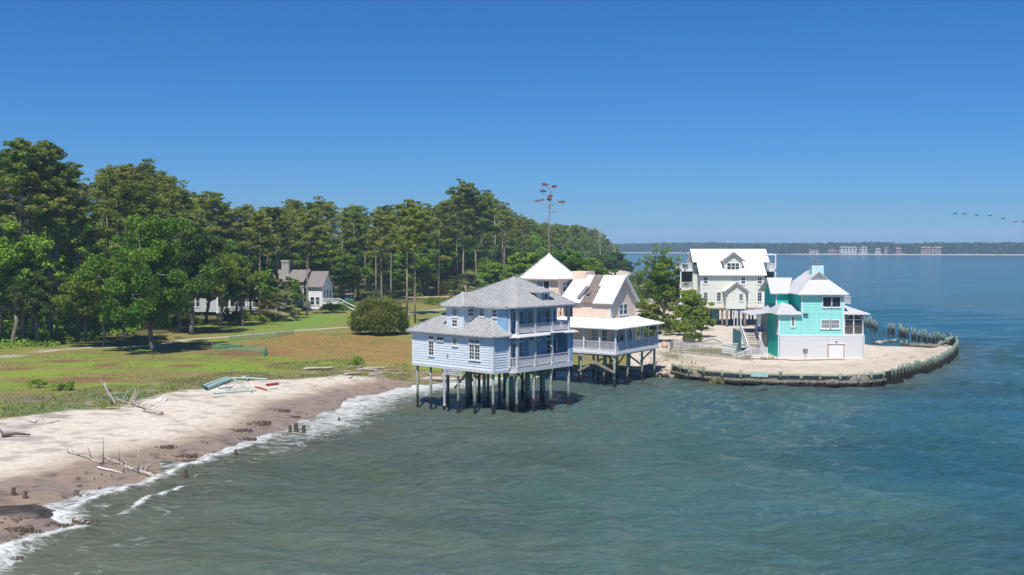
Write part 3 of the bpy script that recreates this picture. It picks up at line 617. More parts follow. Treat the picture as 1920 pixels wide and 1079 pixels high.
# body
BL=Wl(h2,(2.3,11),(2.3,2),(-1,0)); BL.rect(0,9,3.98,7.3,'peach'); BR_=Wl(h2,(2.3,2),(8,2),(0,-1)); BR_.rect(0,5.7,3.98,7.3,'peach')
BL2=Wl(h2,(2.3,7.0),(2.3,2),(-1,0)); BL2.rect(0,5,7.3,9.25,'peach'); BR_.siding([(0,7.3),(5.7,7.3),(5.7,9.2),(2.95,12.0),(2.85,12.0),(0,9.2)],'peach')
Wl(h2,(8,2),(8,8.5),(1,0)).rect(0,6.5,3.98,9.2,'peach'); Wl(h2,(8,8.5),(2.3,8.5),(0,1)).rect(0,5.7,3.98,9.2,'peach')
BR_.trim(-.05,.14,7.3,9.15,'white'); BR_.trim(5.58,5.75,7.3,9.15,'white'); BL2.trim(4.86,5.02,7.3,9.2,'white')
BR_.window(1.95,2.75,7.72,8.82,1,2); BR_.window(2.95,3.75,7.72,8.82,1,2)
for t0,t1 in ((1.0,1.75),(2.1,2.85),(4.4,5.2)): BR_.window(t0,t1,4.1,6.1,1,1,name='door')
BR_.window(3.3,4.0,4.8,6.0,2,2); 
for t0,t1 in ((1.0,1.8),(3.2,3.9),(6.6,7.4),(8.0,8.6)): BL.window(t0,t1,4.5,6.0,2,4,glass='shade' if t0==6.6 else 'glass')
# gable roof, ridge runs back
rz=12.15; ex=5.15
fy0,fy1=1.55,9.0
pl=lambda x: rz-(ex-x)*(rz-9.1)/(ex-1.95)
roof(h2,[[(1.95,fy0,9.1),(ex,fy0,rz),(ex,4.15,rz),(1.95,4.15,9.1)],[(1.95,5.75,9.1),(ex,5.75,rz),(ex,fy1,rz),(1.95,fy1,9.1)],[(3.9,4.16,pl(3.9)),(ex,4.16,rz),(ex,4.5,rz),(3.9,4.5,pl(3.9))]],'white_roof','gable_roof',th=.1,sp=.5)
roof(h2,[[(8.4,fy0,9.1),(ex+.02,fy0,rz),(ex+.02,fy1,rz),(8.4,fy1,9.1)]],'white_roof','gable_roof',th=.1,sp=.5)
mb=MB(); mb.slab([(2.0,4.17,pl(2.0)-.03),(2.0,5.74,pl(2.0)-.03),(3.89,5.74,pl(3.89)-.03),(3.89,4.17,pl(3.89)-.03)],.06); mb.slab([(3.89,4.52,pl(3.89)-.03),(3.89,5.74,pl(3.89)-.03),(ex,5.74,rz-.03),(ex,4.52,rz-.03)],.06); mb.build('torn_roofing','felt',h2)
mb=MB(); mb.bar((2.2,6.2,9.6),(3.5,5.7,10.9),.5,.06,up=(-.6,0,.8)); mb.build('loose_panel','metal',h2)
mb=MB(); mb.tube([(2.9,5.2,10.0),(2.9,5.2,10.35)],[.3,.25],8); mb.build('roof_vent','metal',h2)
mb=MB(); mb.box(1.98,2.06,1.55,4.3,9.0,9.12); mb.box(1.98,2.06,5.7,7,9.0,9.12); mb.build('rusty_edge','rust',h2)
mb=MB(); mb.bar((1.95,1.6,9.02),(ex,1.6,rz-.06),.05,.24,up=(-.68,0,.73)); mb.bar((8.4,1.6,9.02),(ex,1.6,rz-.06),.05,.24,up=(.68,0,.73)); mb.build('barge_board','white',h2)
mb=MB(); mb.box(5.9,6.7,7.2,8.0,10.5,12.45); mb.build('chimney','brick',h2); mb=MB(); mb.box(4.6,6.6,6.6,8.6,11.5,12.55); mb.build('chimney_chase','peach',h2)
# tower: faces at y=8.6 (right) and x=1.95 (left)
tx0,tx1,ty0,ty1=1.9,5.4,8.75,13.6
TL=Wl(h2,(tx0,ty1),(tx0,ty0),(-1,0)); TR=Wl(h2,(tx0,ty0),(tx1,ty0),(0,-1))
for z0,z1 in ((3.98,8.9),(8.9,11.75)): TL.rect(0,ty1-ty0,z0,z1,'peach'); TR.rect(0,tx1-tx0,z0,z1,'peach')
Wl(h2,(tx1,ty0),(tx1,ty1),(1,0)).rect(0,ty1-ty0,3.98,11.75,'peach'); Wl(h2,(tx0,ty1),(tx1,ty1),(0,1)).rect(0,tx1-tx0,3.98,11.75,'peach')
TR.window(.85,1.55,10.25,11.35,1,2); TR.window(1.7,2.4,10.25,11.35,1,2); TR.trim(-.04,.14,8.9,11.7,'peach')
TL.window(ty1-ty0-2.9,ty1-ty0-2.1,10.55,11.4,1,1,glass='shade'); TL.window(ty1-ty0-1.95,ty1-ty0-1.2,10.55,11.4,1,1)
TR.window(.35,.75,8.1,8.7,2,2); TR.window(1.5,1.9,7.9,8.9,1,2)
ez=11.7; ap=((tx0+tx1)/2,(ty0+ty1)/2,14.6); q=[(tx0-.45,ty0-.45,ez),(tx1+.45,ty0-.45,ez),(tx1+.45,ty1+.45,ez),(tx0-.45,ty1+.45,ez)]
roof(h2,[[q[i],q[(i+1)%4],ap] for i in range(4)],'white_roof','tower_roof',th=.1,sp=.5,ridges=[(q[i],ap) for i in range(4)])
mb=MB(); mb.bar(Vector(q[0])-Vector((0,0,.06)),Vector(q[3])-Vector((0,0,.06)),.06,.16); mb.bar(Vector(q[0])-Vector((0,0,.06)),Vector(q[1])-Vector((0,0,.06)),.06,.14); mb.build('rusty_edge','rust',h2)
roof(h2,[[(4.6,6.2,11.0),(4.6,8.7,11.0),(5.7,8.7,11.95),(5.7,6.2,11.95)]],'white_roof','link_roof',th=.1)
# piles and braces
pp=[(.3,.35),(3.4,.4),(6.8,.4),(10,.45),(.35,4.7),(.35,8.6),(3,3),(6,3.2),(9.5,3.5),(3,6.5),(6.2,6.5),(9.5,6.8),(3.2,10),(6,9.5),(1.2,2.2),(4.6,5),(7.6,5),(.4,11)]
for x,y in pp: pile(h2,x,y,-1,3.6,.14,'pile',lean=.01)
for a,b_,wd in (((.0,4.8,3.4),(.0,.1,1.6),.26),((.1,4.9,1.5),(.6,1.6,3.2),.2),((3.4,.5,3.4),(6.8,.6,1.9),.2),((6.8,.6,2.2),(10.0,.6,3.4),.2),((2.6,3,3.5),(6,3.2,1.6),.2),((6.2,3.2,1.8),(9.3,3.4,3.4),.2)):
    mb=MB(); mb.bar(a,b_,.07,wd); mb.build('brace','lumber',h2)
mb=MB(); mb.box(.2,10,.3,.5,3.35,3.6); mb.box(.2,.45,.5,10.8,3.35,3.6); mb.build('floor_beam','wood',h2)
# ================================================================ the turquoise house
TO=gp(1460,672,1.5)
h3=house('turquoise_house',TO,90,'bright turquoise house over a white lattice base on the sand point')
FW=Wl(h3,(0,0),(10.6,0),(0,-1)); g0=1.45
slabpart(h3,'base_wall','shade',.1,10.45,.35,9.5,g0-.3,4.3)
lattice(FW,0,6.1,g0,4.35,sp=.3,bw=.2); lattice(FW,6.1,10.6,g0,4.35,sp=.3,bw=.2); lattice(Wl(h3,(10.6,0),(10.6,8),(1,0)),0,8,g0,4.35,sp=.3,bw=.2)
FW.trim(-.1,.1,g0,4.35,'white'); FW.trim(10.5,10.7,g0,4.35,'white')
mb=MB(); FW.bx(mb,6.25,8.05,g0+.1,3.25,.05,.1); d_=mb.build('base_door','white',h3)
mb=MB(); FW.bx(mb,6.1,6.22,g0,3.3,.05,.16); FW.bx(mb,8.08,8.2,g0,3.3,.05,.16); mb.build('rusty_frame','rust',d_); mb=MB(); FW.bx(mb,6.1,8.2,3.3,3.42,.05,.2); mb.build('door_head','white',d_)
mb=MB(); FW.bx(mb,7.08,7.2,3.45,3.6,.05,.25); mb.build('lamp','black',h3)
mb=MB(); FW.bx(mb,3.0,3.6,g0+.9,g0+1.25,.06,.2); FW.bx(mb,3.25,3.35,g0,g0+.9,.06,.12); mb.build('meter_box','metal',h3)
FW.rect(0,8.05,4.38,7.1,'teal',bh=.19); FW.rect(2.8,8.05,7.1,9.55,'teal',bh=.19)
FW.trim(-.08,.1,4.38,7.05,'white'); FW.trim(2.74,2.9,7.2,9.5,'white'); FW.trim(7.95,8.13,4.38,9.5,'white'); FW.trim(0,10.6,4.3,4.42,'white',name='band_board',o=.07)
LW=Wl(h3,(0,12),(0,0),(-1,0)); LW.rect(6.0,12,g0,7.05,'teal_side',bh=.19); LW.rect(0,6.0,4.3,7.05,'grey_wall',bh=.19)  # rear stretch greyed: porch roof shade put into the wall colour
LW.trim(11.86,12.02,g0,7.0,'white'); 
for t0 in (1.4,3.6,5.0): LW.window(t0,t0+.7,4.9,6.4,1,2)
LW.window(10.9,11.4,4.6,6.3,1,1)
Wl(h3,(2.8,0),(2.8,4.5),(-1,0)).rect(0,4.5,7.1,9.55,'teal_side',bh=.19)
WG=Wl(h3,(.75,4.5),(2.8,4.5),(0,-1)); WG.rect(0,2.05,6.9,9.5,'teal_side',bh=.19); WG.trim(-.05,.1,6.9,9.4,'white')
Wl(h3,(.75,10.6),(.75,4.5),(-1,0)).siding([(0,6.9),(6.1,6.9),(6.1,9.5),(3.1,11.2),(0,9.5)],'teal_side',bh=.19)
Wl(h3,(8.05,0),(8.05,8.5),(1,0)).rect(0,8.5,4.38,9.55,'teal',bh=.19); Wl(h3,(8.05,8.5),(.75,8.5),(0,1)).rect(0,7.3,4.38,9.5,'teal',bh=.19)
FW.window(5.45,6.45,7.95,9.15,1,1); FW.window(6.6,7.6,7.95,9.15,1,1,glass='glass')
FW.window(5.3,6.3,5.3,6.25,1,2,fw=.14,glass='shade'); FW.window(6.5,7.5,5.3,6.25,1,2,fw=.14,glass='shade'); FW.window(1.62,1.86,5.55,6.65,1,1,fw=.13)
mb=MB(); FW.bx(mb,2.95,3.6,7.0,7.1,.05,.3); mb.build('flood_light','black',h3)
e=9.52
a,b_,c_,d2=(2.2,-.55,e),(8.6,-.55,e),(8.6,9,e),(2.2,9,e); g1,g2=(4.2,1.7,11.25),(6.7,1.7,11.25); k1,k2=(5.45,1.7,12.35),(5.45,6.8,12.35)
roof(h3,[[a,b_,g2,g1],[b_,c_,k2,k1,g2],[c_,d2,k2],[d2,a,g1,k1,k2]],'light_roof','main_roof',th=.1)
GW=Wl(h3,(4.2,1.74),(6.7,1.74),(0,-1)); GW.siding([(0,11.25),(2.5,11.25),(1.25,12.28)],'shade',name='gable_vent',bh=.12)
roof(h3,[[(-.1,4.0,9.45),(2.25,4.0,9.45),(3.6,7.5,11.35),(.25,7.5,11.35)],[(.25,7.5,11.35),(3.6,7.5,11.35),(2.9,11,9.45),(-.1,11,9.45)]],'light_roof','wing_roof')
e=7.05
roof(h3,[[(-.5,-.45,e),(2.78,-.45,e),(2.78,2.6,e+.75),(1.5,4.45,e+1.25)],[(-.5,8,e),(-.5,-.45,e),(1.5,4.45,e+1.25),(.7,8,e+.7)]],'light_roof','lower_roof')
roof(h3,[[(-2.9,3.0,6.75),(-.5,3.0,e),(-.5,9.5,e),(-2.9,9.5,6.75)]],'light_roof','porch_roof',th=.08)
mb=MB(); mb.box(4.9,6.4,3.0,4.2,10.6,13.2); ch=mb.build('chimney','pale_teal',h3); mb=MB(); mb.box(4.82,6.48,2.92,4.28,13.2,13.27); mb.box(5.4,5.9,3.4,3.8,13.27,13.6); mb.build('chimney_cap','metal',ch)
# screened porch on the right
slabpart(h3,'porch_floor','white',8.1,10.6,.0,8,4.25,4.5)
SP=Wl(h3,(8.1,.06),(10.6,.06),(0,-1)); mb=MB(); SP.bx(mb,.1,2.3,4.55,7.0,-.16,-.13); mb.build('screen','screen',h3)
sb=Wl(h3,(10.55,0),(10.55,8),(1,0)); mb=MB(); sb.bx(mb,0,8,5.5,7.0,-.06,-.03); mb.build('screen','screen',h3)
for x in (8.2,9.35,10.5): post(h3,x,.1,4.5,7.05,.12,'white')
mb=MB(); SP.bx(mb,.1,2.4,6.28,6.36,0,.04); mb.bar((8.3,.02,6.5),(8.9,.02,7.0),.06); mb.bar((10.4,.02,6.5),(9.8,.02,7.0),.06); mb.build('screen_frame','white',h3)
railing(h3,(8.25,.1),(10.45,.1),4.5,.95,m='lumber',sp=.2,bw=.05)
for y in (2.6,5.2,7.8): post(h3,10.5,y,4.5,7.05,.12,'white')
roof(h3,[[(8.08,-.4,7.05),(11.3,-.4,7.05),(9.0,2.8,7.95),(8.08,2.8,7.95)],[(11.3,-.4,7.05),(11.3,8,7.05),(9.0,8,7.95),(9.0,2.8,7.95)]],'light_roof','porch_roof',th=.08)
railing(h3,(9.0,5.2),(10.6,5.2),7.95,1.0,sp=.14); railing(h3,(10.6,5.2),(10.6,9.4),7.95,1.0,sp=.14)
# stairs to the raised entry, on the left
mb=MB()
for i in range(14): mb.box(-3.2,-1.4,2.0+i*.36,2.0+i*.36+.38,g0+.1+.2*i,g0+.17+.2*i)
mb.box(-3.3,-3.2,2,2.1,g0,g0+.3); st=mb.build('stair_treads','lumber',h3)
for x in (-3.25,-1.38):
    mb=MB(); mb.bar((x,2.0,g0+.05),(x,7.0,4.3),.08,.3); mb.build('stringer','white',h3)
    mb=MB(); mb.bar((x,1.9,g0+1.05),(x,7.0,5.25),.1,.08); mb.bar((x,1.9,g0+.3),(x,7.0,4.5),.07,.07)
    for i in range(24): y=2.0+i*.21; mb.box(x-.03,x+.03,y-.03,y+.03,g0+.3+(y-2)*.56,g0+1.05+(y-2)*.56)
    mb.build('stair_railing','white',h3)
slabpart(h3,'landing','lumber',-3.3,0-.17,7.05,11.5,4.2,4.35)
for x,y in((-3.2,7.2),(-3.2,11.3),(-3.2,9.2)): post(h3,x,y,g0,6.75,.13,'white')
for x in (-3.25,-1.35): post(h3,x,.55,g0,g0+1.35,.14,'white'); post(h3,x,1.9,g0,g0+1.35,.14,'white')
lw=Wl(h3,(-3.25,.55),(-1.35,.55),(0,-1)); lattice(lw,0,1.9,g0,g0+.5,sp=.22,bw=.08); railing(h3,(-3.2,.55),(-1.4,.55),g0+.15,1.1,m='white')
railing(h3,(-3.25,.6),(-3.25,1.9),g0+.15,1.1,m='white')
mb=MB(); mb.bar((-5.6,.9,g0+.3),(-3.3,.6,g0+1.3),.09); mb.bar((-5.6,.9,g0+.05),(-3.3,.6,g0+.45),.07)
for i in range(14): x=-5.5+i*.16; mb.box(x-.03,x+.03,.86-(x+5.6)*.13,.92-(x+5.6)*.13,g0+.05+(x+5.6)*.17,g0+.3+(x+5.6)*.43)
mb.build('ramp_railing','white',h3)
railing(h3,(-6.2,5),(-3.9,5.2),g0+.1,1.3,m='white'); railing(h3,(-6.2,5),(-5.0,2.0),g0+.1,1.2,m='white')
mb=MB(); s_=Wl(h3,(-3.9,8.5),(-3.9,3.5),(-1,0)); s_.bx(mb,0,5,g0+.4,g0+3.0,0,.06); mb.build('privacy_panel','teal_box',h3)
# ================================================================ the cream house
k=182/F; WO=((1314-960)*k,182.)
h4=house('cream_house',WO,90,'large pale cream house on posts with dormer and white side balconies')
G0=1.75
f=Wl(h4,(0,0),(11.15,0),(0,-1)); f.rect(0,11.15,4.76,10.5,'cream',bh=.24)
Wl(h4,(0,3.5),(0,0),(-1,0)).rect(0,3.5,4.76,10.5,'cream',bh=.24); Wl(h4,(11.15,0),(11.15,3.5),(1,0)).rect(0,3.5,4.76,10.5,'cream',bh=.24)
for nn,x in((-1,-.75),(1,11.9)): Wl(h4,(x,3.5),(x,11),(nn,0)).siding([(0,4.76),(7.5,4.76),(7.5,10.2),(1.7,14.3),(0,12.3)],'cream',bh=.24)
Wl(h4,(-.75,3.5),(0,3.5),(0,-1)).rect(0,.75,4.76,12.2,'cream',bh=.24); Wl(h4,(11.15,3.5),(11.9,3.5),(0,-1)).rect(0,.75,4.76,12.2,'cream',bh=.24)
Wl(h4,(-.75,11),(11.9,11),(0,1)).rect(0,12.65,4.76,10.2,'cream',bh=.24)
f.trim(-.05,.2,4.76,10.45,'white'); f.trim(10.95,11.2,4.76,10.45,'white'); f.trim(0,11.15,4.6,4.8,'rust',name='band_board'); f.trim(0,11.15,10.42,10.55,'grey_wall',name='frieze',o=.2)
for x0,x1,z0,z1 in ((.55,1.2,9.0,10.05),(7.1,7.75,8.95,10.05),(10.0,10.65,8.95,10.05),(.55,1.2,5.9,7.4),(2.87,3.5,5.9,7.4),(7.65,8.3,5.9,7.4),(10.0,10.65,5.9,7.4)):
    f.window(x0,x1,z0,z1,2,3 if z0<7 else 2,fw=.13)
b2=Wl(h4,(4.1,-2),(7.55,-2),(0,-1)); b2.siding([(0,4.66),(3.45,4.66),(3.45,7.75),(1.72,9.05),(0,7.75)],'cream',bh=.24); b2.window(2.25,2.85,6.1,7.25,2,3,fw=.12)
Wl(h4,(4.1,0),(4.1,-2),(-1,0)).rect(0,2,4.66,7.75,'cream',bh=.24); Wl(h4,(7.55,-2),(7.55,0),(1,0)).rect(0,2,4.66,7.75,'cream',bh=.24)
roof(h4,[[(3.75,-2.35,7.65),(5.82,-2.35,9.25),(5.82,0,9.25),(3.75,0,7.65)],[(7.9,-2.35,7.65),(7.9,0,7.65),(5.82,0,9.25),(5.82,-2.35,9.25)]],'cream_roof','porch_roof',th=.1)
mb=MB(); mb.bar((3.7,-2.42,7.55),(5.82,-2.42,9.2),.06,.26,up=(-.6,0,.8)); mb.bar((7.95,-2.42,7.55),(5.82,-2.42,9.2),.06,.26,up=(.6,0,.8)); mb.box(3.7,4.3,-2.4,-2.3,7.4,7.6); mb.box(7.4,7.95,-2.4,-2.3,7.4,7.6); mb.build('barge_board','shade',h4)
roof(h4,[[(-.35,-.55,10.5),(11.45,-.55,10.5),(11.45,2.3,12.72),(-.35,2.3,12.72)],[(-1.0,2.3,12.75),(12.6,2.3,12.75),(12.6,5.2,15.0),(-1.0,5.2,15.0)],[(-1.0,5.2,15.0),(12.6,5.2,15.0),(12.6,11.6,10.0),(-1.0,11.6,10.0)]],'cream_roof','main_roof',th=.12,sp=.6,rib=.03)
dw_=Wl(h4,(4.25,.55),(7.3,.55),(0,-1)); dw_.siding([(0,11.1),(3.05,11.1),(3.05,13.1),(1.52,14.3),(0,13.1)],'cream',bh=.24)
for i in range(3): dw_.window(.5+i*.72,.5+i*.72+.6,11.45,12.5,1,2,fw=.05)
for x,nn in((4.25,-1),(7.3,1)): Wl(h4,(x,.55),(x,3.2),(nn,0)).siding([(0,11.3),(2.65,13.1),(0,13.1)],'cream',name='dormer_cheek',bh=.24)
roof(h4,[[(3.85,.2,12.95),(5.78,.2,14.45),(5.78,4.2,14.45),(3.85,2.9,12.95)],[(7.7,.2,12.95),(7.7,2.9,12.95),(5.78,4.2,14.45),(5.78,.2,14.45)]],'cream_roof','dormer_roof',th=.1)
mb=MB(); mb.bar((3.8,.12,12.85),(5.78,.12,14.38),.06,.26,up=(-.6,0,.8)); mb.bar((7.75,.12,12.85),(5.78,.12,14.38),.06,.26,up=(.6,0,.8)); mb.build('barge_board','shade',h4)
mb=MB(); dw_.bx(mb,1.45,1.6,13.35,13.5,0,.05); mb.build('attic_vent','black',h4)
def balcony(x0,x1,y0,y1,lv,top,side):
    for z in lv:
        slabpart(h4,'balcony_deck','white',x0,x1,y0,y1,z-.35,z)
        xs_=x0+.08 if side<0 else x1-.08
        railing(h4,(x0+.05,y0+.08),(x1-.05,y0+.08),z,1.05,m='white',sp=.18,bw=.07); railing(h4,(xs_,y0+.1),(xs_,y1),z,1.05,m='white',sp=.18,bw=.07)
    for y in (y0+.1,y1-.2):
        xs_=x0+.1 if side<0 else x1-.1; post(h4,xs_,y,G0,top,.2,'white')
balcony(-3.0,-.75,3.6,9.5,(4.9,8.0,11.35),12.4,-1); balcony(11.9,14.1,3.6,9.5,(4.9,8.0,11.35),13.9,1)
mb=MB(); mb.box(-2.8,-.8,4.6,4.7,8.95,10.9); mb.box(11.95,13.9,4.6,4.7,8.95,10.9); mb.box(-2.8,-.8,4.6,4.7,5.9,7.6); mb.box(11.95,13.9,4.6,4.7,5.9,7.6); mb.build('balcony_dark_panel','screen',h4)  # dark panels set across both side balconies
mb=MB(); mb.box(11.9,14.1,3.6,3.8,13.9,14.1); mb.box(13.9,14.1,3.8,9.4,13.9,14.1); mb.box(11.9,13.9,6,6.2,13.9,14.1); mb.build('pergola_beam','white',h4)
for x in (.2,3.9,7.6,11): 
    for y in (.4,4,8,10.6): pile(h4,x,y,G0-.6,4.7,.17,'wood')
for x in (4.25,7.4): pile(h4,x,-1.85,G0-.6,4.66,.2,'wood')
slabpart(h4,'floor_frame','lumber',-.7,11.8,.02,10.9,4.45,4.62)
slabpart(h4,'storage_room','teal_box',2.6,3.9,3,5.5,2.2,4.4); slabpart(h4,'storage_room','rust',.6,1.5,2.5,4,G0-.2,4.4)
lattice(Wl(h4,(7.7,.1),(11.1,.1),(0,-1)),0,3.4,4.05,4.45,m='grey_white',sp=.2,bw=.08)
# ================================================================ two houses in the wood
o=gp(511,582,1.9); h5=house('clapboard_house',(o[0],o[1]),78,'white clapboard house with brown shingle roofs and a broad chimney among the pines')
f=Wl(h5,(-2,0),(4,0),(0,-1)); f.siding([(0,2),(6,2),(6,5.6),(3,7.4),(0,5.6)],'white',bh=.3); f.window(.7,1.4,3,5,1,2); f.window(1.7,2.4,3,5,1,2); f.window(3.6,4.3,3,5,1,2)
roof(h5,[[(-2.5,-.5,5.4),(1,-.5,7.7),(1,6,7.7),(-2.5,6,5.4)],[(4.5,-.5,5.4),(4.5,6,5.4),(1,6,7.7),(1,-.5,7.7)]],'shingle','porch_roof',sp=99)
f=Wl(h5,(-8,2.5),(6,2.5),(0,-1)); f.rect(0,14,2,7.4,'white',bh=.3); f.window(6.5,7.3,3,5,1,2); f.window(1,1.8,3,5,1,2)
Wl(h5,(-8,9),(-8,2.5),(-1,0)).rect(0,6.5,2,7.4,'white',bh=.3)
roof(h5,[[(-6,2,7.9),(6.2,2,7.9),(6.2,6,10.4),(-4.5,6,10.4)],[(-4.5,6,10.4),(6.2,6,10.4),(6.2,10.5,7.9),(-6,10.5,7.9)]],'shingle','main_roof',sp=99)
f=Wl(h5,(-9,1.5),(-4.5,1.5),(0,-1)); f.siding([(0,2),(4.5,2),(4.5,6.8),(2.2,9.4),(0,6.8)],'white',bh=.3); f.window(1.6,2.7,5.5,7.2,2,2); f.window(.8,1.6,2.8,4.6,1,2)
roof(h5,[[(-9.5,1,6.3),(-6.8,1,9.7),(-6.8,6.5,9.7),(-9.5,6.5,6.3)],[(-4,1,6.3),(-4,6.5,6.3),(-6.8,6.5,9.7),(-6.8,1,9.7)]],'shingle','gable_roof',sp=99)
mb=MB(); mb.box(.2,1.9,4.2,5.2,8,12.0); mb.box(.1,2.0,4.1,5.3,12,12.5); mb.build('chimney','concrete',h5)
f=Wl(h5,(6.2,3.5),(9.8,3.5),(0,-1)); f.rect(0,3.6,2,6.9,'white',bh=.3); g=Wl(h5,(9.8,3.5),(9.8,9.5),(1,0)); g.siding([(0,2),(6,2),(6,7),(3,9.9),(0,7)],'white',bh=.3)
roof(h5,[[(4.2,3,6.8),(10.2,3,6.8),(10.2,6.5,10.1),(4.2,6.5,10.1)],[(4.2,6.5,10.1),(10.2,6.5,10.1),(10.2,10,6.8),(4.2,10,6.8)]],'shingle','wing_roof',sp=99)
for t in (1,2.5,4): g.window(t,t+.8,3,6,1,3)
f.window(1,1.8,3,4.6,1,2); f.window(2.2,3,3,4.6,1,2)
slabpart(h5,'porch_deck','white',9.9,14,3,6.5,3.2,3.4); railing(h5,(9.9,3),(14,3),3.4,1.,m='white',sp=.25,bw=.09)
mb=MB()
for i in range(8): mb.box(14+i*.4,14.4+i*.4,3,4.6,3.2-i*.2,3.3-i*.2)
mb.bar((14,3,4.3),(17.4,3,2.7),.15); mb.bar((14,3,3.5),(17.4,3,1.9),.4,.1); mb.build('stairs','white',h5)
o=gp(418,592,1.9); h6=house('clapboard_house',(o[0],o[1]),84,'pale grey house with a tall two storey columned porch, half hidden by oaks')
f=Wl(h6,(-8,0),(-1.2,0),(0,-1)); f.rect(0,6.8,2.6,6.6,'pale_wall',bh=.3); f.window(1.6,2.3,3.6,5.6,1,2); f.window(2.6,3.3,3.6,5.6,1,2); f.window(4.6,5.2,3.6,5.6,1,2)
f=Wl(h6,(-1.2,1.5),(5,1.5),(0,-1)); f.rect(0,6.2,2.6,9.5,'pale_wall',bh=.3)
for t in (.5,2,3.4,4.6): f.window(t,t+.9,3.2,5.8,1,2); f.window(t,t+.9,6.8,8.6,1,2)
for x in (-1,1.5,3,4.8): post(h6,x,-.2,2.6,9.3,.3,'white','column')
slabpart(h6,'porch_deck','white',-1.2,5,-.4,1.5,2.3,2.6); slabpart(h6,'balcony_deck','white',-1.2,5,-.4,1.5,6.1,6.35); railing(h6,(-1,-.3),(4.8,-.3),2.6,1,m='white',sp=.25,bw=.08)
f=Wl(h6,(5,0),(11,0),(0,-1)); f.rect(0,6,2.6,6.6,'pale_wall',bh=.3); f.window(1,1.8,3.6,5.4,1,2); f.window(3,3.8,3.6,5.4,1,2)
roof(h6,[[(-8.5,-.6,6.5),(-1.2,-.6,6.5),(-1.2,4,9.4),(-6,4,9.4)],[(-8.5,8,6.5),(-8.5,-.6,6.5),(-6,4,9.4)],[(5,-.6,6.5),(11.5,-.6,6.5),(9,4,9.4),(5,4,9.4)]],'shingle','wing_roof',sp=99)
roof(h6,[[(-1.8,-.8,9.4),(5.6,-.8,9.4),(3.6,4,12),(0,4,12)],[(-1.8,8,9.4),(-1.8,-.8,9.4),(0,4,12)],[(5.6,-.8,9.4),(5.6,8,9.4),(3.6,4,12)]],'shingle','main_roof',sp=99)
slabpart(h6,'deck_platform','lumber',3,8,-5.5,-.5,2.9,3.1); railing(h6,(3,-5.4),(8,-5.4),3.1,.9,m='grey_white',sp=.3,bw=.08)
for x,y in((3.2,-5.2),(7.8,-5.2),(7.8,-1)): post(h6,x,y,1.7,2.9,.25,'white')
# ================================================================ vegetation kit
def leafmesh(name,m,cl,seed,size=.3,nper=120,flat=1.,aspect=.6,up=.0):
    "cl: list of (x,y,z,rx,ry,rz,tint): clumps of small leaf faces spread through an ellipsoid"
    r=np.random.default_rng(seed); V=[];T=[]
    for (x,y,z,a,b,c,t) in cl:
        n=int(nper*max(.3,(a*b*c)**(1/1.6)))
        d=r.normal(size=(n,3)); d/=np.linalg.norm(d,axis=1)[:,None]+1e-9; rad=r.uniform(.35,1.,n)**.6
        p=d*rad[:,None]*np.array([a,b,c])+np.array([x,y,z])
        u=r.normal(size=(n,3)); u[:,2]*=flat; u/=np.linalg.norm(u,axis=1)[:,None]; u[:,2]+=up; w_=r.normal(size=(n,3)); w_[:,2]*=flat
        w_-=u*(u*w_).sum(1)[:,None]; w_/=np.linalg.norm(w_,axis=1)[:,None]+1e-9
        s=(size*r.uniform(.6,1.35,n))[:,None]; 
        q=np.stack([p-u*s*.5-w_*s*aspect*.35,p-u*s*.1+w_*s*aspect*.5,p+u*s*.6,p+u*s*.05-w_*s*aspect*.5],1)
        V.append(q.reshape(-1,3)); T.append(np.repeat(np.clip(t+r.normal(0,.2,n),0,1),4))
    V=np.concatenate(V).astype(np.float32); T=np.concatenate(T).astype(np.float32); nf=len(V)//4
    me=D.meshes.new(name); me.vertices.add(len(V)); me.vertices.foreach_set('co',V.ravel()); me.loops.add(nf*4); me.loops.foreach_set('vertex_index',np.arange(nf*4,dtype=np.int32))
    me.polygons.add(nf); me.polygons.foreach_set('loop_start',np.arange(nf,dtype=np.int32)*4); me.update(calc_edges=True)
    at=me.attributes.new('tint','FLOAT','POINT'); at.data.foreach_set('value',T); me.materials.append(M[m]); return me
def bend(p,q,k=3,j=.15,rr=random):
    p=Vector(p);q=Vector(q);L=(q-p).length
    return [p.lerp(q,i/k)+(Vector((rr.uniform(-1,1),rr.uniform(-1,1),rr.uniform(-.6,1)))*L*j*(1 if 0<i<k else 0)) for i in range(k+1)]
def limbmesh(name,m,limbs,n=6):
    mb=MB()
    for pts,r0,r1 in limbs:
        k=len(pts); mb.tube(pts,[r0+(r1-r0)*i/(k-1) for i in range(k)],n if r0>.08 else 4)
    me=D.meshes.new(name); me.from_pydata(mb.v,[],mb.f); me.materials.append(M[m]); me.polygons.foreach_set('use_smooth',[True]*len(me.polygons)); return me
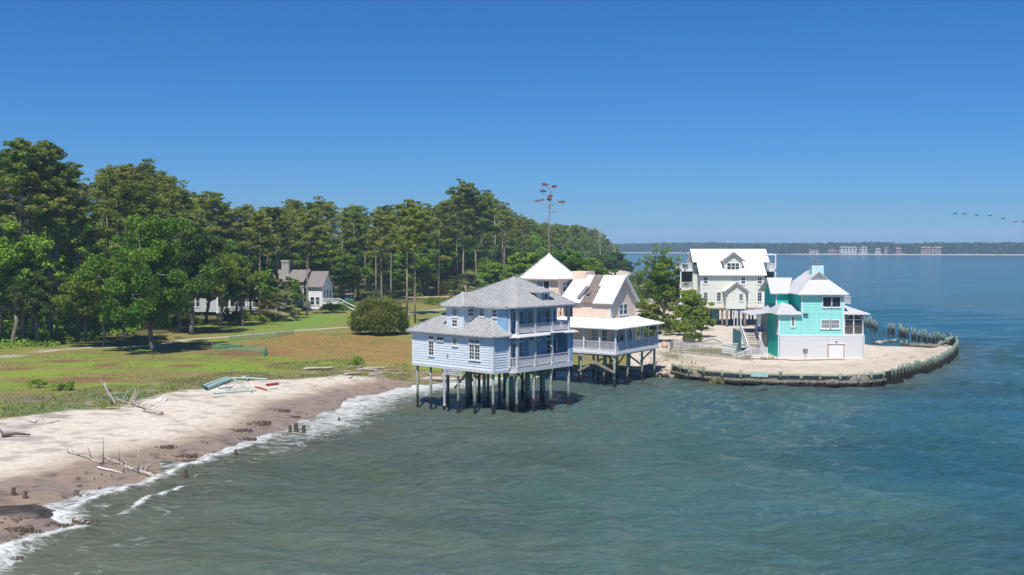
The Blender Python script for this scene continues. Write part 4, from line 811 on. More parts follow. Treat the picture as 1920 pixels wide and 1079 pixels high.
def pine_mesh(seed,h=26.,cb=.5,rad=3.6,dens=1.,m='pine',bark='bark',nl=15,size=.5):
    r=random.Random(seed); limbs=[]; cl=[]; lean=(r.uniform(-.9,.9),r.uniform(-.9,.9))
    tr=[Vector((lean[0]*(t**1.5),lean[1]*(t**1.5),h*t-.4*(t==0))) for t in (0,.2,.4,.6,.8,.96)]
    limbs.append((tr,.3,.08))
    for i in range(nl):
        t=cb+(1-cb)*((i+.5)/nl)**.85; z=h*t; f=(t-cb)/(1-cb); L=rad*(.55+.75*math.sin(math.pi*min(1,f*.8+.22)))*r.uniform(.55,1.2)*(1.05-f*.45)
        a=i*2.4+r.uniform(-.5,.5); c=Vector((lean[0]*t**1.5,lean[1]*t**1.5,z)); e=c+Vector((math.cos(a)*L,math.sin(a)*L,L*r.uniform(.1,.4)))
        pts=bend(c,e,3,.1,r); limbs.append((pts,.085*(1.15-f*.5),.025))
        for q in range(r.randint(5,7)):
            k=r.uniform(.35,1.1); p=c.lerp(e,k); s=r.uniform(.4,.95)*(1.05-.2*f)
            cl.append((p.x+r.uniform(-.9,.9),p.y+r.uniform(-.9,.9),p.z+.2+r.uniform(-.5,.7),s*1.2,s*1.2,s*.55,r.uniform(.15,.85)))
    for q in range(12): cl.append((lean[0]+r.uniform(-1.5,1.5),lean[1]+r.uniform(-1.5,1.5),h*r.uniform(.9,.995),.6,.6,.4,r.uniform(.2,.8)))
    if cb>.3:
        for q in range(5): z=h*r.uniform(.28,cb); a=r.uniform(0,6.3); L=r.uniform(.6,1.8); limbs.append(([(0,0,z),(math.cos(a)*L,math.sin(a)*L,z+.2)],.05,.015))
    return limbmesh('trunk',bark,limbs),leafmesh('crown',m,cl,seed,size,int(200*dens),flat=.5,aspect=.34)
def oak_mesh(seed,h=11.,rad=5.,base=.22,m='oak',bark='bark_grey',nb=9,dens=1.,size=.42,tw=.3,squash=1.,fill=1.):
    r=random.Random(seed); limbs=[]; cl=[]; f0=Vector((r.uniform(-.6,.6),r.uniform(-.4,.4),h*base))
    limbs.append((bend((0,0,-.4),f0,3,.08,r),tw,tw*.75)); cz=h*(base+(1-base)*.42)
    for i in range(nb):
        a=i*2.4+r.uniform(-.4,.4); el=r.uniform(.05,1.25); L=rad*r.uniform(.7,1.)*(1 if el<.8 else .7)
        e=f0+Vector((math.cos(a)*math.cos(el)*L,math.sin(a)*math.cos(el)*L,(h-f0.z)*(.25+.66*math.sin(el))*squash)); pts=bend(f0,e,4,.1,r); limbs.append((pts,tw*.5,.04))
        for q in range(int(13*fill)):
            k=r.uniform(.45,1.08); p=f0.lerp(e,k); sp=rad*.27; s=r.uniform(.45,1.05)*rad/4.6
            x,y,z=p.x+r.gauss(0,sp),p.y+r.gauss(0,sp),p.z+r.gauss(0,sp*.55)
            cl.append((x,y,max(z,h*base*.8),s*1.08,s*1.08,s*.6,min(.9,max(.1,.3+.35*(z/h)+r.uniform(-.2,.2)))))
            if q%5==0: limbs.append(([p,Vector((x,y,z))],.05,.015))
    for q in range(int(16*fill)): a=r.uniform(0,6.3); d=rad*.5*r.random(); cl.append((math.cos(a)*d,math.sin(a)*d,h*r.uniform(.7,.97),rad*.17,rad*.17,rad*.1,r.uniform(.4,.8)))
    return limbmesh('trunk',bark,limbs),leafmesh('crown',m,cl,seed,size,int(260*dens),aspect=.62,flat=.6)
def tree(name,ms,loc,label,cat='tree',group=None,s=1.,rz=None,sx=None):
    e=empty(name,loc,random.uniform(0,6.28) if rz is None else rz,label,cat,group); e.scale=(sx or s,sx or s,s)
    for nm,me in zip(('trunk','crown'),ms):
        if me is None: continue
        o=D.objects.new(nm,me); COL.objects.link(o); o.parent=e
    return e
def at(px,py,z=1.85): x,y=gp(px,py,z); return (x,y,ground_z(x,y))
TOPS=[(-200,300),(-60,278),(0,270),(60,276),(95,285),(120,310),(145,338),(165,318),(200,308),(250,307),(285,318),(300,336),(340,350),(370,358),(395,352),(405,378),(425,390),(445,384),(500,388),(540,375),(580,366),(625,378),(650,374),(690,392),(740,380),(780,376),(810,388),(835,372),(870,345),(895,350),(940,374),(965,395),(1000,412),(1060,420),(1100,424),(1120,428),(1150,448),(1180,470),(1230,480)]
def topy(x): return float(np.interp(x,[a for a,_ in TOPS],[b for _,b in TOPS]))
PINES=[pine_mesh(s,26,cb,rad,1.,size=.4,nl=nl) for s,cb,rad,nl in ((1,.5,3.6,16),(2,.42,4.2,18),(3,.55,3.2,14),(4,.6,3.8,13),(5,.46,3.4,17),(6,.36,3.9,20),(7,.52,4.4,16))]
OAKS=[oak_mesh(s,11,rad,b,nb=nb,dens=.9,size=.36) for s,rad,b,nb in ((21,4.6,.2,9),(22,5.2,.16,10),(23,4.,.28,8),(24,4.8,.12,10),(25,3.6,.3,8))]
# --- the shore wood
FE=W([(-230,672),(-60,648),(30,640),(130,634),(240,626),(330,612),(400,592),(480,572),(560,566),(650,566),(745,563),(850,553),(930,543),(1010,530),(1080,516),(1135,502),(1165,495)],1.9)
def along(t):
    L=[math.dist(a,b) for a,b in zip(FE[:-1],FE[1:])]; s=t*sum(L)
    for (a,b),l in zip(zip(FE[:-1],FE[1:]),L):
        if s<=l: return (a[0]+(b[0]-a[0])*s/l,a[1]+(b[1]-a[1])*s/l)
        s-=l
    return FE[-1]
placed=[]
def free(x,y,r): return all((x-a)**2+(y-b)**2>r*r for a,b in placed)
R3=random.Random(3); n_p=0
house_keep=[(h5.location.x,h5.location.y,17),(h6.location.x,h6.location.y,14)]
tries=0
while n_p<268 and tries<16000:
    tries+=1
    t=R3.random(); x,y=along(t); dep=(R3.random()**1.35)*64; x-=dep*.93; y+=dep*.36+R3.uniform(-3,3)
    px=CX+F*x/y
    if px<-90 or px>1190: continue
    r=3.3+dep*.02+(1.2 if y>330 else 0)
    if not free(x,y,r): continue
    if any((x-a)**2+(y-b-4)**2<(c*.62)**2 or (abs(x-a+ (b-y)*a/b)<c*.55 and y<b and b-y<26) for a,b,c in house_keep): continue
    allow=H+(462-topy(px))*y/F-1.8; h=min(R3.uniform(28,38),allow*R3.uniform(.85,1.0))
    if h<12: continue
    placed.append((x,y)); k=R3.randrange(7); near_=dep<10
    z=ground_z(x,y)
    tree('pine_tree',PINES[k],(x,y,z),'tall bare stemmed pine standing in the crowded shore wood',group='pines of the shore wood',s=h/26.5,sx=(h/26.5)*R3.uniform(.9,1.2),rz=R3.uniform(0,6.28)); n_p+=1
for k in range(18):      # the second rank, whose tops make the skyline behind the two houses
    px=222+k*16+R3.uniform(-5,5); x,y=gp(px,596 if px<350 else 570,1.9); y+=R3.uniform(0,8); h=(H+(462-topy(px))*y/F-1.8)*R3.uniform(.93,1.02)
    tree('pine_tree',PINES[k%7],(x,y,ground_z(x,y)),'tall bare stemmed pine standing in the crowded shore wood',group='pines of the shore wood',s=h/26.5,sx=(h/26.5)*R3.uniform(1.,1.25),rz=R3.uniform(0,6.28))
n_o=0; tries=0; po=[]
while n_o<250 and tries<9000:
    tries+=1
    t=R3.random(); x,y=along(t); dep=3+67*R3.random()**1.5; x-=dep*.93; y+=dep*.36
    px=CX+F*x/y
    if px<-90 or px>1180: continue
    if any((x-a)**2+(y-b)**2<(4.6)**2 for a,b in po): continue
    if any((x-a)**2+(y-b-4)**2<(c*.62)**2 or (abs(x-a+(b-y)*a/b)<c*.8 and y<b and b-y<30) for a,b,c in house_keep): continue
    po.append((x,y)); h=R3.uniform(9,20); k=R3.randrange(5)
    allow=H+(462-topy(px))*y/F-3; h=min(h,allow*.8)
    if h<5: continue
    tree('oak_tree',OAKS[k],(x,y,ground_z(x,y)),'bright leafy oak growing under the tall pines of the wood',group='oaks under the pines',s=h/11,sx=h/11*R3.uniform(.8,1.1),rz=R3.uniform(0,6.28)); n_o+=1
# --- trees that stand out

def px_tree(name,ms,px,py,top,label,h0,z=1.85,sx=None,rz=None):
    x,y,_=at(px,py,z); zz=ground_z(x,y); h=H+(462-top)*y/F-zz; return tree(name,ms,(x,y,zz),label,s=h/h0,sx=sx,rz=rz)
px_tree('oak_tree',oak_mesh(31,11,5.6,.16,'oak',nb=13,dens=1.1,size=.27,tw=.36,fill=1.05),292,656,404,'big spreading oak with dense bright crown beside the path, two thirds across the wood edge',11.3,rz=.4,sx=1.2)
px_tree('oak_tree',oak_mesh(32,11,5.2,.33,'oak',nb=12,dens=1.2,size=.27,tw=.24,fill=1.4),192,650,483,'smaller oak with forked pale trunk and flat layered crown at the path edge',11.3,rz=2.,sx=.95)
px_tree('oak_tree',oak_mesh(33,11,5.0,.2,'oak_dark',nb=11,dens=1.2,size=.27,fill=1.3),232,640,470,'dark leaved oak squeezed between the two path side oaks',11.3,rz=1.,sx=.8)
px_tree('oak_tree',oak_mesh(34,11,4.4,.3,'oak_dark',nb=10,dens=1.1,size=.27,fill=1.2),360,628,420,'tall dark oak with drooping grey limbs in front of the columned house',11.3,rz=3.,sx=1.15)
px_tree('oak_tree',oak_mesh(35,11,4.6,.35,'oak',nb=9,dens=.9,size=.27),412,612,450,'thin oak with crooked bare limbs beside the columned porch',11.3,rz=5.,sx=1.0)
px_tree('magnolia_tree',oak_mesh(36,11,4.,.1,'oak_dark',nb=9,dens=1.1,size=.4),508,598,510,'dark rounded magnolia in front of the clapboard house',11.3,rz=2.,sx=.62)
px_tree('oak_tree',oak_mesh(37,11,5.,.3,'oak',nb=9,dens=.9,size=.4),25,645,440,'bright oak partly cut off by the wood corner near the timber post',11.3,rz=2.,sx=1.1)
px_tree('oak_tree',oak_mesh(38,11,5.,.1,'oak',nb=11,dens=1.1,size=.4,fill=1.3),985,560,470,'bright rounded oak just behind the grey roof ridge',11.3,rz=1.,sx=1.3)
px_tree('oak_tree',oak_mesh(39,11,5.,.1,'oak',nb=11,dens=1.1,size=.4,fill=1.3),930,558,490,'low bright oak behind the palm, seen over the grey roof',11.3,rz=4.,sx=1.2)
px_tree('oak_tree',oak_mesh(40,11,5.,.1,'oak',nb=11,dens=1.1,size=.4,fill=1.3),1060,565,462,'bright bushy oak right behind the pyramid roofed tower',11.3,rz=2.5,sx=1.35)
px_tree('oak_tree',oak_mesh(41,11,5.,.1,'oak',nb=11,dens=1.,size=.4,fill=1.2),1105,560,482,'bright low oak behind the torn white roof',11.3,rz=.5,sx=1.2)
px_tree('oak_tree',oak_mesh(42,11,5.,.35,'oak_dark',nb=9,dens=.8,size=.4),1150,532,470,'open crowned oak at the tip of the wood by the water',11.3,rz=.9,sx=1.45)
for k,(px,py,top,cb,rad,nl,lab) in enumerate([(763,592,378,.55,4.6,16,'slim leaning pine with pale trunk rising beside the grey roofed house'),(778,606,392,.62,3.4,12,'pine with reddish trunk closest to the blue house'),
    (716,583,402,.5,3.8,15,'dark stemmed pine behind the round shrub'),(487,600,398,.58,4.2,15,'tall pine standing before the clapboard house gable'),(522,588,388,.6,4.2,14,'tall pine by the broad chimney'),(576,592,396,.6,4.,14,'pine with bare trunk at the foot of the white stairs'),
    (868,556,341,.5,4.8,17,'tallest pine of the wood with two tiered crown'),(893,556,352,.42,4.4,18,'ivy covered pine next to the tallest pine'),(915,556,372,.6,3.8,14,'pine with pale grey trunk and bare side limbs'),
    (107,632,296,.55,4.8,16,'tall leaning pine with pale trunk at the front of the wood'),(44,640,274,.5,5.,17,'very tall pine at the wood corner behind the timber post'),(62,636,268,.52,5.,17,'very tall twin of the corner pine with a red brown trunk'),(92,628,272,.56,4.8,15,'very tall round topped pine at the highest point of the wood')]):
    x,y,_=at(px,py); zz=ground_z(x,y); h=H+(462-top)*y/F-zz
    tree('pine_tree',pine_mesh(50+k,26,cb,rad,1.15,size=.46,nl=nl+3),(x,y,zz),lab,s=h/26.6,sx=h/26.6*.98)
for k,(px,py,top,rad,sx) in enumerate([(388,604,470,4.4,1.),(470,598,492,3.6,.8),(445,600,478,3.4,.75),(340,622,450,4.6,1.),(155,640,505,4.,.9),(70,646,500,4.,.9)]):
    px_tree('oak_tree',oak_mesh(150+k,11,rad,.3,'oak_dark' if k%2 else 'oak',nb=9,dens=.9,size=.27),px,py,top,['oak screening the windows of the columned house','small oak between the two wood houses','thin oak left of the small one between the houses','dark oak behind the big spreading oak','oak behind the forked trunk tree','low oak at the foot of the very tall pines'][k],11.3,rz=k,sx=sx)
# lone dying pine and snags
r=random.Random(9); limbs=[([(0,0,-.4),(.1,0,8),(-.25,.1,16),(-.1,0,22),(.3,0,26)],.22,.05)]; cl=[]
for z,a,L,u in ((22,.1,2.9,.6),(21.6,3.3,2.7,1.2),(23.4,2.9,2.0,1.3),(24.5,.5,1.2,1.2),(25.2,3.4,1.3,.9),(20.5,0.,2.0,.9),(19,3.,.7,.1),(16.5,.2,.7,.3),(15,2.8,.6,.2),(14,.4,.8,.2),(22.4,1.6,2.,.9),(22.9,4.7,2.,.9)):
    e=Vector((math.cos(a)*L,math.sin(a)*L,z+u)); limbs.append((bend((0,0,z),e,3,.12,r),.07,.02))
    if L>1.1 and z>20.8:
        for q in range(3): cl.append((e.x*r.uniform(.6,1.05),e.y*r.uniform(.6,1.05),e.z+r.uniform(-.1,.3),.55,.55,.22,r.random()))
x,y=gp(1031,588,1.9); e=tree('dead_pine',(limbmesh('trunk','bark',limbs),leafmesh('crown','redneedle',cl,77,.34,120,aspect=.3)),(x,y,ground_z(x,y)),'lone dying pine with sparse red needles rising high above the wood',s=(H+(462-347)*y/F-1.8)/26.2,rz=0)
for k,(px,top,lab) in enumerate(((1125,424,'dying pine with thin grey crown at the shore tip of the wood'),(1152,440,'slender bare snag nearest the open water'),(1098,470,'bleached snag among the pines near the tip'))):
    r=random.Random(60+k); limbs=[([(0,0,-.4),(.2,0,7),(-.1,.1,12),(.3,0,16)],.17,.04)]; cl=[]
    for q in range(11):
        z=r.uniform(8,15.6); a=r.uniform(0,6.3); L=r.uniform(.8,2.6); e=Vector((math.cos(a)*L,math.sin(a)*L,z+r.uniform(.3,1.6))); limbs.append((bend((0,0,z),e,3,.15,r),.05,.015)); 
        if k==0: cl.append((e.x,e.y,e.z,.6,.6,.25,r.random()))
    x,y=gp(px,515,1.9); tree('dead_pine' if k==0 else 'tree_snag',(limbmesh('trunk','snag',limbs),leafmesh('crown','redneedle',cl,78,.3,60,aspect=.3) if cl else None),(x,y,1.),lab,s=(H+(462-top)*y/F-1.)/16,rz=1.)
x,y=gp(915,552,1.9); limbs=[([(0,0,-.4),(.3,0,7),(.5,0,14),(.2,0,19)],.2,.06)]
for z,a,L in ((13,3.,2.4),(15.5,.1,2.5),(11,.2,2.2),(9.6,3.2,2.),(17,2.9,2.)): limbs.append((bend((.4,0,z),(math.cos(a)*L,0,z+1.1),3,.1),.07,.02))
tree('tree_snag',(limbmesh('trunk','snag',limbs),None),(x+1.5,y-2,1.8),'pale branching dead trunk in front of the dark wood behind the blue house',s=1.25,rz=0)
# tree and bushes between the peach and the cream house
tree('oak_tree',oak_mesh(45,13.6,3.9,.15,'oak',nb=18,dens=.8,size=.28,tw=.3,fill=1.2),at(1245,604,1.7),'tall loose leafy tree between the peach and the cream house',s=1.05,rz=1.3)
tree('oak_tree',oak_mesh(46,6,3.,.1,'fern',nb=9,dens=1.2,size=.28,tw=.16),at(1290,618,1.6),'low spreading tree with yellow tinged leaves by the cream house balcony',s=1.1,rz=.3)
tree('oak_tree',oak_mesh(47,5,2.8,.08,'shrub',nb=9,dens=1.2,size=.28,tw=.14),at(1222,640,1.6),'small bushy tree behind the porch corner of the peach house',s=1.1,rz=2.3)
tree('oak_tree',oak_mesh(48,5,2.4,.2,'shrub',nb=8,dens=.7,size=.26,tw=.1),at(1318,632,1.6),'half bare thorny tree with pale stems near the wire fence',s=.85,rz=4.)
for k,(px,py,top,rad,sx) in enumerate([(500,600,500,3.,.7),(545,592,515,3.,.6),(424,604,500,3.2,.7),(492,596,482,3.4,.9),(556,598,520,2.6,.6),(456,612,486,3.,.8)]):
    px_tree('oak_tree',oak_mesh(170+k,11,rad,.35,'oak_dark' if k%2 else 'oak',nb=8,dens=.8,size=.3),px,py,top,['slim oak crossing the clapboard gable','low dark oak before the clapboard wing','slim oak at the deck of the columned house','leafy oak hiding the left gable of the clapboard house','little oak at the foot of the clapboard wing','grey green oak between the hedge and the palm'][k],11.3,rz=k,sx=sx)
# palms
def palm(loc,label,s,seed,th=1.6):
    r=random.Random(seed); e=empty('palm_tree',loc,0,label,'palm tree'); e.scale=(s,s,s)
    mb=MB(); mb.tube([(0,0,-.2),(.05,0,th*.5),(0,0,th)],[.2,.17,.19],8); mb.build('trunk','bark',e,smooth=True)
    V=[];fc=[];T=[]
    for i in range(46):
        a=r.uniform(0,6.28); el=r.uniform(-.5,1.35); L=r.uniform(1.0,1.5); d=Vector((math.cos(a)*math.cos(el),math.sin(a)*math.cos(el),math.sin(el))); o=Vector((0,0,th)); c=o+d*L*.7
        side=d.cross(Vector((0,0,1))).normalized(); upv=side.cross(d).normalized(); tt=r.uniform(.2,.9) if el>-.1 else 1.
        for k in range(12):
            b=-1.25+2.5*k/11; f=(d*math.cos(b)+side*math.sin(b)).normalized(); tip=c+f*L*.75-Vector((0,0,.22*L)); w_=upv.cross(f).normalized()*.045; n=len(V)
            V+=[tuple(c-w_),tuple(c+w_),tuple(c.lerp(tip,.6)+w_*.9+Vector((0,0,.06))),tuple(tip)]; fc.append((n,n+1,n+2,n+3)); T+=[tt]*4
        n=len(V); V+=[tuple(o),tuple(o+side*.03),tuple(c+side*.03),tuple(c)]; fc.append((n,n+1,n+2,n+3)); T+=[tt]*4
    me=D.meshes.new('fronds'); me.from_pydata(V,[],fc); a_=me.attributes.new('tint','FLOAT','POINT'); a_.data.foreach_set('value',T); me.materials.append(M['palm']); o=D.objects.new('fronds',me); COL.objects.link(o); o.parent=e
palm(at(517,602),'stocky fan palm with old drooping fronds on the lawn before the clapboard house',2.3,1,1.1); palm(at(872,566),'fan palm seen over the left slope of the grey roof',2.7,2,1.5); palm(at(845,562),'smaller fan palm partly hidden by the taller one',2.0,3,1.2)
# shrubs
def shrub(loc,label,rx,ry,h,seed,m='shrub',dens=1.,group=None,name='shrub',up=.25,size=.3,n=None):
    r=random.Random(seed); cl=[]
    for i in range(n or int(14+rx*ry*3)):
        a=r.uniform(0,6.28); d=math.sqrt(r.random())*.85; q=math.sqrt(max(0,1-d*d)); z=h*q*r.uniform(.35,.92); s=min(rx,h)*r.uniform(.13,.3)
        cl.append((math.cos(a)*d*rx,math.sin(a)*d*ry,z,s,s,s*.95,r.uniform(.2,.8)))
    st=[([(0,0,-.1),(rx*.1*k,ry*.1*k,h*.5)],.05,.02) for k in (-4,-2,0,2,4)]
    e=tree(name,(limbmesh('stems','bark_grey',st),leafmesh('foliage',m,cl,seed,size,int(200*dens),aspect=.4,up=up)),loc,label,'shrub',group,1.,rz=0); 
    for c in e.children: c.name='stems' if 'trunk' in c.name else 'foliage'
    return e
shrub(at(712,627),'big round feathery shrub at the seaward end of the lawn',4.7,3.6,5.5,101,dens=1.,size=.36,up=.9,n=170)
for k,(px,py,rx,h,lab,mm) in enumerate([(430,608,2.4,2.6,'clipped dark hedge under the columned porch','oak_dark'),(455,602,2.2,2.4,'bright square hedge between the two wood houses','fern'),(350,612,2.6,2.4,'dark hedge left of the deck steps','oak_dark'),(490,605,1.6,1.4,'low shrub at the palm foot','fern'),(548,594,2.,3.2,'leafy shrub between the palm and the clapboard house','oak'),(560,590,1.8,3.0,'flowering shrub below the white stairs','oak_dark'),
    (625,586,3.2,2.2,'yellow green shrub at the edge of the sandy road','fern'),(650,582,2.6,2.2,'low bright shrub next to the golf cart','fern'),(845,575,3.,2.0,'bright shrub between the road and the grey roof','fern'),(812,572,2.5,1.8,'small bright shrub by the road bend','fern'),(965,560,4,4.5,'round green thicket behind the grey roof ridge','oak')]):
    shrub(at(px,py),lab,rx,rx*.8,h,110+k,mm,1.,size=.3)
shrub(at(70,729,1.7),'small green shrub on the meadow edge nearest the beach corner',1.0,.8,1.0,130,'fern',size=.16); shrub(at(112,732,1.7),'low twin shrub on the meadow, the wider one',1.2,.8,.9,131,'fern',size=.16); shrub(at(133,731,1.7),'tiny shrub touching the wide low one',.6,.5,1.0,132,'fern',size=.16)
shrub(at(1440,675,1.5),'grass tuft at the foot of the entry stairs',1.3,.4,.3,133,'fern',size=.14); shrub(at(1345,697,1.5),'dry grass tuft on the bulkhead edge',.9,.4,.9,134,'grassblade',size=.22,up=1.); shrub(at(670,676,1.8),'dark green weed clump above the driftwood pile',1.2,.8,1.1,135,'fern',size=.2,up=.8)
for k,(px,py,rx,h,lab,mm) in enumerate([(1208,628,2.2,2.6,'green bush close behind the end of the peach porch','oak'),(1236,624,2.4,2.8,'rounded bush at the foot of the tall loose tree','oak'),(1262,628,2.4,2.4,'yellow green bush right of the tall loose tree','shrub'),(1285,628,2.2,2.2,'reddish tinged bush nearest the cream house','shrub'),(1300,640,1.6,1.5,'sparse thorny bush above the wire fence','shrub'),(1200,585,3,3.5,'broad thicket behind the peach house gable','oak'),(1215,566,4,4,'thicket on the sand between the peach house and the bay','oak_dark'),(1180,560,4,4.5,'dark thicket just behind the peach chimney','oak'),(1190,540,5,5,'farthest thicket before the old piling row','oak_dark')]):
    shrub(at(px,py,1.6),lab,rx,rx*.8,h,210+k,mm,.9,size=.28,n=45)
# undergrowth mass (nobody could count it)
R4=random.Random(8); cl=[]; UG=W([(-60,664),(0,660),(60,654),(140,646),(180,640),(255,636),(262,612),(330,604),(300,596),(0,592),(-60,592)],1.9)
bx=[min(p[0] for p in UG),max(p[0] for p in UG),min(p[1] for p in UG),max(p[1] for p in UG)]
X_=np.array([R4.uniform(bx[0],bx[1]) for _ in range(2600)]); Y_=np.array([R4.uniform(bx[2],bx[3]) for _ in range(2600)]); I_=inside(X_,Y_,UG)
for x,y in list(zip(X_[I_],Y_[I_]))[:800]: cl.append((x,y,1.9+R4.uniform(.1,.55),.75,.75,.4,R4.uniform(.1,.9)))
for i in range(900):
    x,y=along(R4.random()); d=R4.uniform(2,42); x-=d*.93; y+=d*.36; s=R4.uniform(.8,1.8); cl.append((x,y,1.9+s*.3,s,s,s*.5,R4.uniform(.0,.7)))
me=leafmesh('undergrowth','fern',cl,9,.34,60,aspect=.6); o=D.objects.new('undergrowth',me); COL.objects.link(o); tag(o,'bright low undergrowth covering the floor of the shore wood','undergrowth',kind='stuff')
# rough tall grass along the wrack line and on the meadow
def grass(name,poly,n,hh,m,label,seed,zoff=1.6,w_=.05):
    r=np.random.default_rng(seed); P_=W(poly,zoff); xs_=[p[0] for p in P_]; ys_=[p[1] for p in P_]
    x=r.uniform(min(xs_),max(xs_),n*3); y=r.uniform(min(ys_),max(ys_),n*3); k=inside(x,y,P_)&(fbm(x,y,2.5,3,seed)>.42); x=x[k][:n]; y=y[k][:n]; n=len(x)
    z=land_height(x[None],y[None],segdist(x[None],y[None],LAND),inside(x[None],y[None],LAND))[0]; z=np.where(x>19,np.maximum(z,1.4),z)
    a=r.uniform(0,6.28,n); h=hh*r.uniform(.5,1.3,n); dx=np.cos(a)*w_; dy=np.sin(a)*w_; lx=r.normal(0,.3,n)*h; ly=r.normal(0,.3,n)*h
    V=np.stack([np.stack([x-dx,y-dy,z-.03],1),np.stack([x+dx,y+dy,z-.03],1),np.stack([x+lx,y+ly,z+h],1)],1).reshape(-1,3)
    me=D.meshes.new(name); me.from_pydata(V.tolist(),[],[(3*i,3*i+1,3*i+2) for i in range(n)]); at_=me.attributes.new('tint','FLOAT','POINT'); at_.data.foreach_set('value',np.repeat(r.uniform(0,1,n),3)); me.materials.append(M[m])
    o=D.objects.new(name,me); COL.objects.link(o); tag(o,label,'grass',kind='stuff')
grass('beach_grass',[(-60,800),(0,785),(110,768),(200,762),(262,748),(300,735),(290,722),(200,725),(120,735),(0,755),(-60,765)],5000,.2,'grassblade','grey green beach grass fringing the dry sand',31)
grass('dry_grass',[(300,733),(400,722),(520,703),(640,693),(770,695),(772,675),(640,672),(520,680),(400,700),(300,715)],5000,.18,'grassblade','dry tufted grass along the top of the beach',32)
grass('bank_grass',[(1180,664),(1262,652),(1300,668),(1330,698),(1300,698),(1262,674),(1190,670)],500,.2,'grassblade','straw coloured grass on the bank above the rocks',33)
grass('meadow_grass',[(0,670),(250,652),(560,630),(650,625),(765,640),(770,690),(520,698),(300,728),(0,780)],9000,.12,'grassblade','patchy green meadow grass between the path and the beach',34,1.8)
# ================================================================ bulkhead
WI=[Vector(p) for p in WALL]
bh=empty('timber_bulkhead',(WI[0].x,WI[0].y,0),0,'weathered timber bulkhead with tide blackened posts holding the sand point','bulkhead'); O=WI[0]
LP=[W([(1266,703)])[0]]; LPt=[Vector(gp(1262,684,1.4)),Vector(WALL[0])]
line=[LPt[0]]+WI+[Vector(gp(1762,649,1.4)),Vector(gp(1715,646.5,1.4)),Vector(gp(1690,646,1.4))]
def loc(v): return (v.x-O.x,v.y-O.y)
cum=[0]
for a,b_ in zip(line[:-1],line[1:]): cum.append(cum[-1]+(b_-a).length)
def on(s):
    for i in range(len(line)-1):
        if s<=cum[i+1] or i==len(line)-2:
            t=(s-cum[i])/(cum[i+1]-cum[i]); p=line[i].lerp(line[i+1],t); d=(line[i+1]-line[i]).normalized(); return p,d,Vector((d.y,-d.x))
    
TOT=cum[-1]
mb=MB(); s=0; swap=False
while s<TOT-.24:
    if s>cum[9] and not swap: mb.build('sheet_planks','sheet',bh); mb=MB(); swap=True
    p,d,n=on(s+.12); q=p-Vector(O) if False else p; z1=1.5+random.uniform(-.02,.02)
    if random.random()<.02: z1-=random.uniform(.1,.3)
    a=p-d*.115; b_=p+d*.115; k=.05+random.uniform(0,.02)
    c=[(a.x-O.x,a.y-O.y),(b_.x-O.x,b_.y-O.y),(b_.x-O.x+n.x*k,b_.y-O.y+n.y*k),(a.x-O.x+n.x*k,a.y-O.y+n.y*k)]
    mb.add([(x,y,-1) for x,y in c]+[(x,y,z1) for x,y in c],[(0,3,2,1),(4,5,6,7),(0,1,5,4),(1,2,6,5),(2,3,7,6),(3,0,4,7)]); s+=.235
mb.build('sheet_planks','pile_dark',bh)
s1=cum[9]  # where the dense posts begin
s=.5; cnt=0
while s<TOT-.3:
    p,d,n=on(s); dense=s>s1; x,y=loc(p+n*.24); top=(1.72 if not dense else 1.8)+random.uniform(-.22,.25)
    if not dense and random.random()<.15: top-=.5
    pile(bh,x,y,-1,top,(.19 if not dense else .16),'pile' if random.random()<.6 and not dense else 'pile_green',.008); cnt+=1; s+=(2.05+random.uniform(-.25,.25)) if not dense else 1.0+random.uniform(-.08,.1)
for zz,hh in ((1.44,.2),(.72,.24)):
    s=.3
    while s<s1:
        e_=min(s+random.uniform(2.2,4.2),s1); p,d,n=on(s); p2,d2,n2=on(e_)
        if random.random()<.96:
            mb=MB(); a=p+n*.47 if zz<1 else p+n*.2; b_=p2+n2*.47 if zz<1 else p2+n2*.2; j=random.uniform(-.05,.03); mb.bar((a.x-O.x,a.y-O.y,zz+j),(b_.x-O.x,b_.y-O.y,zz+random.uniform(-.05,.03)),.09 if zz<1 else .3,hh); mb.build('wale','lichen' if zz>1 else 'sheet',bh)
        s=e_+.03
mb=MB(); a=Vector(gp(1706,645.5,1.5)); b_=Vector(gp(1780,650,1.5)); mb.bar((a.x-O.x,a.y-O.y,1.5),(b_.x-O.x,b_.y-O.y,1.5),.35,.25); mb.build('cap_beam','lumber',bh)
mb=MB(); p=[gp(1408,706,1.45),gp(1440,707,1.45)]; mb.add([(p[0][0],p[0][1],1.42),(p[1][0],p[1][1],1.42),(p[1][0],p[1][1]+.05,1.95),(p[0][0],p[0][1]+.05,1.95),(p[0][0],p[0][1]+.05,1.42),(p[1][0],p[1][1]+.05,1.42),(p[1][0],p[1][1]+.1,1.95),(p[0][0],p[0][1]+.1,1.95)],[(0,1,2,3),(7,6,5,4),(0,3,7,4),(1,5,6,2),(3,2,6,7)])
tag(mb.build('plywood_sheet','pipe_green'),'pale green sheet propped behind the bulkhead','board')
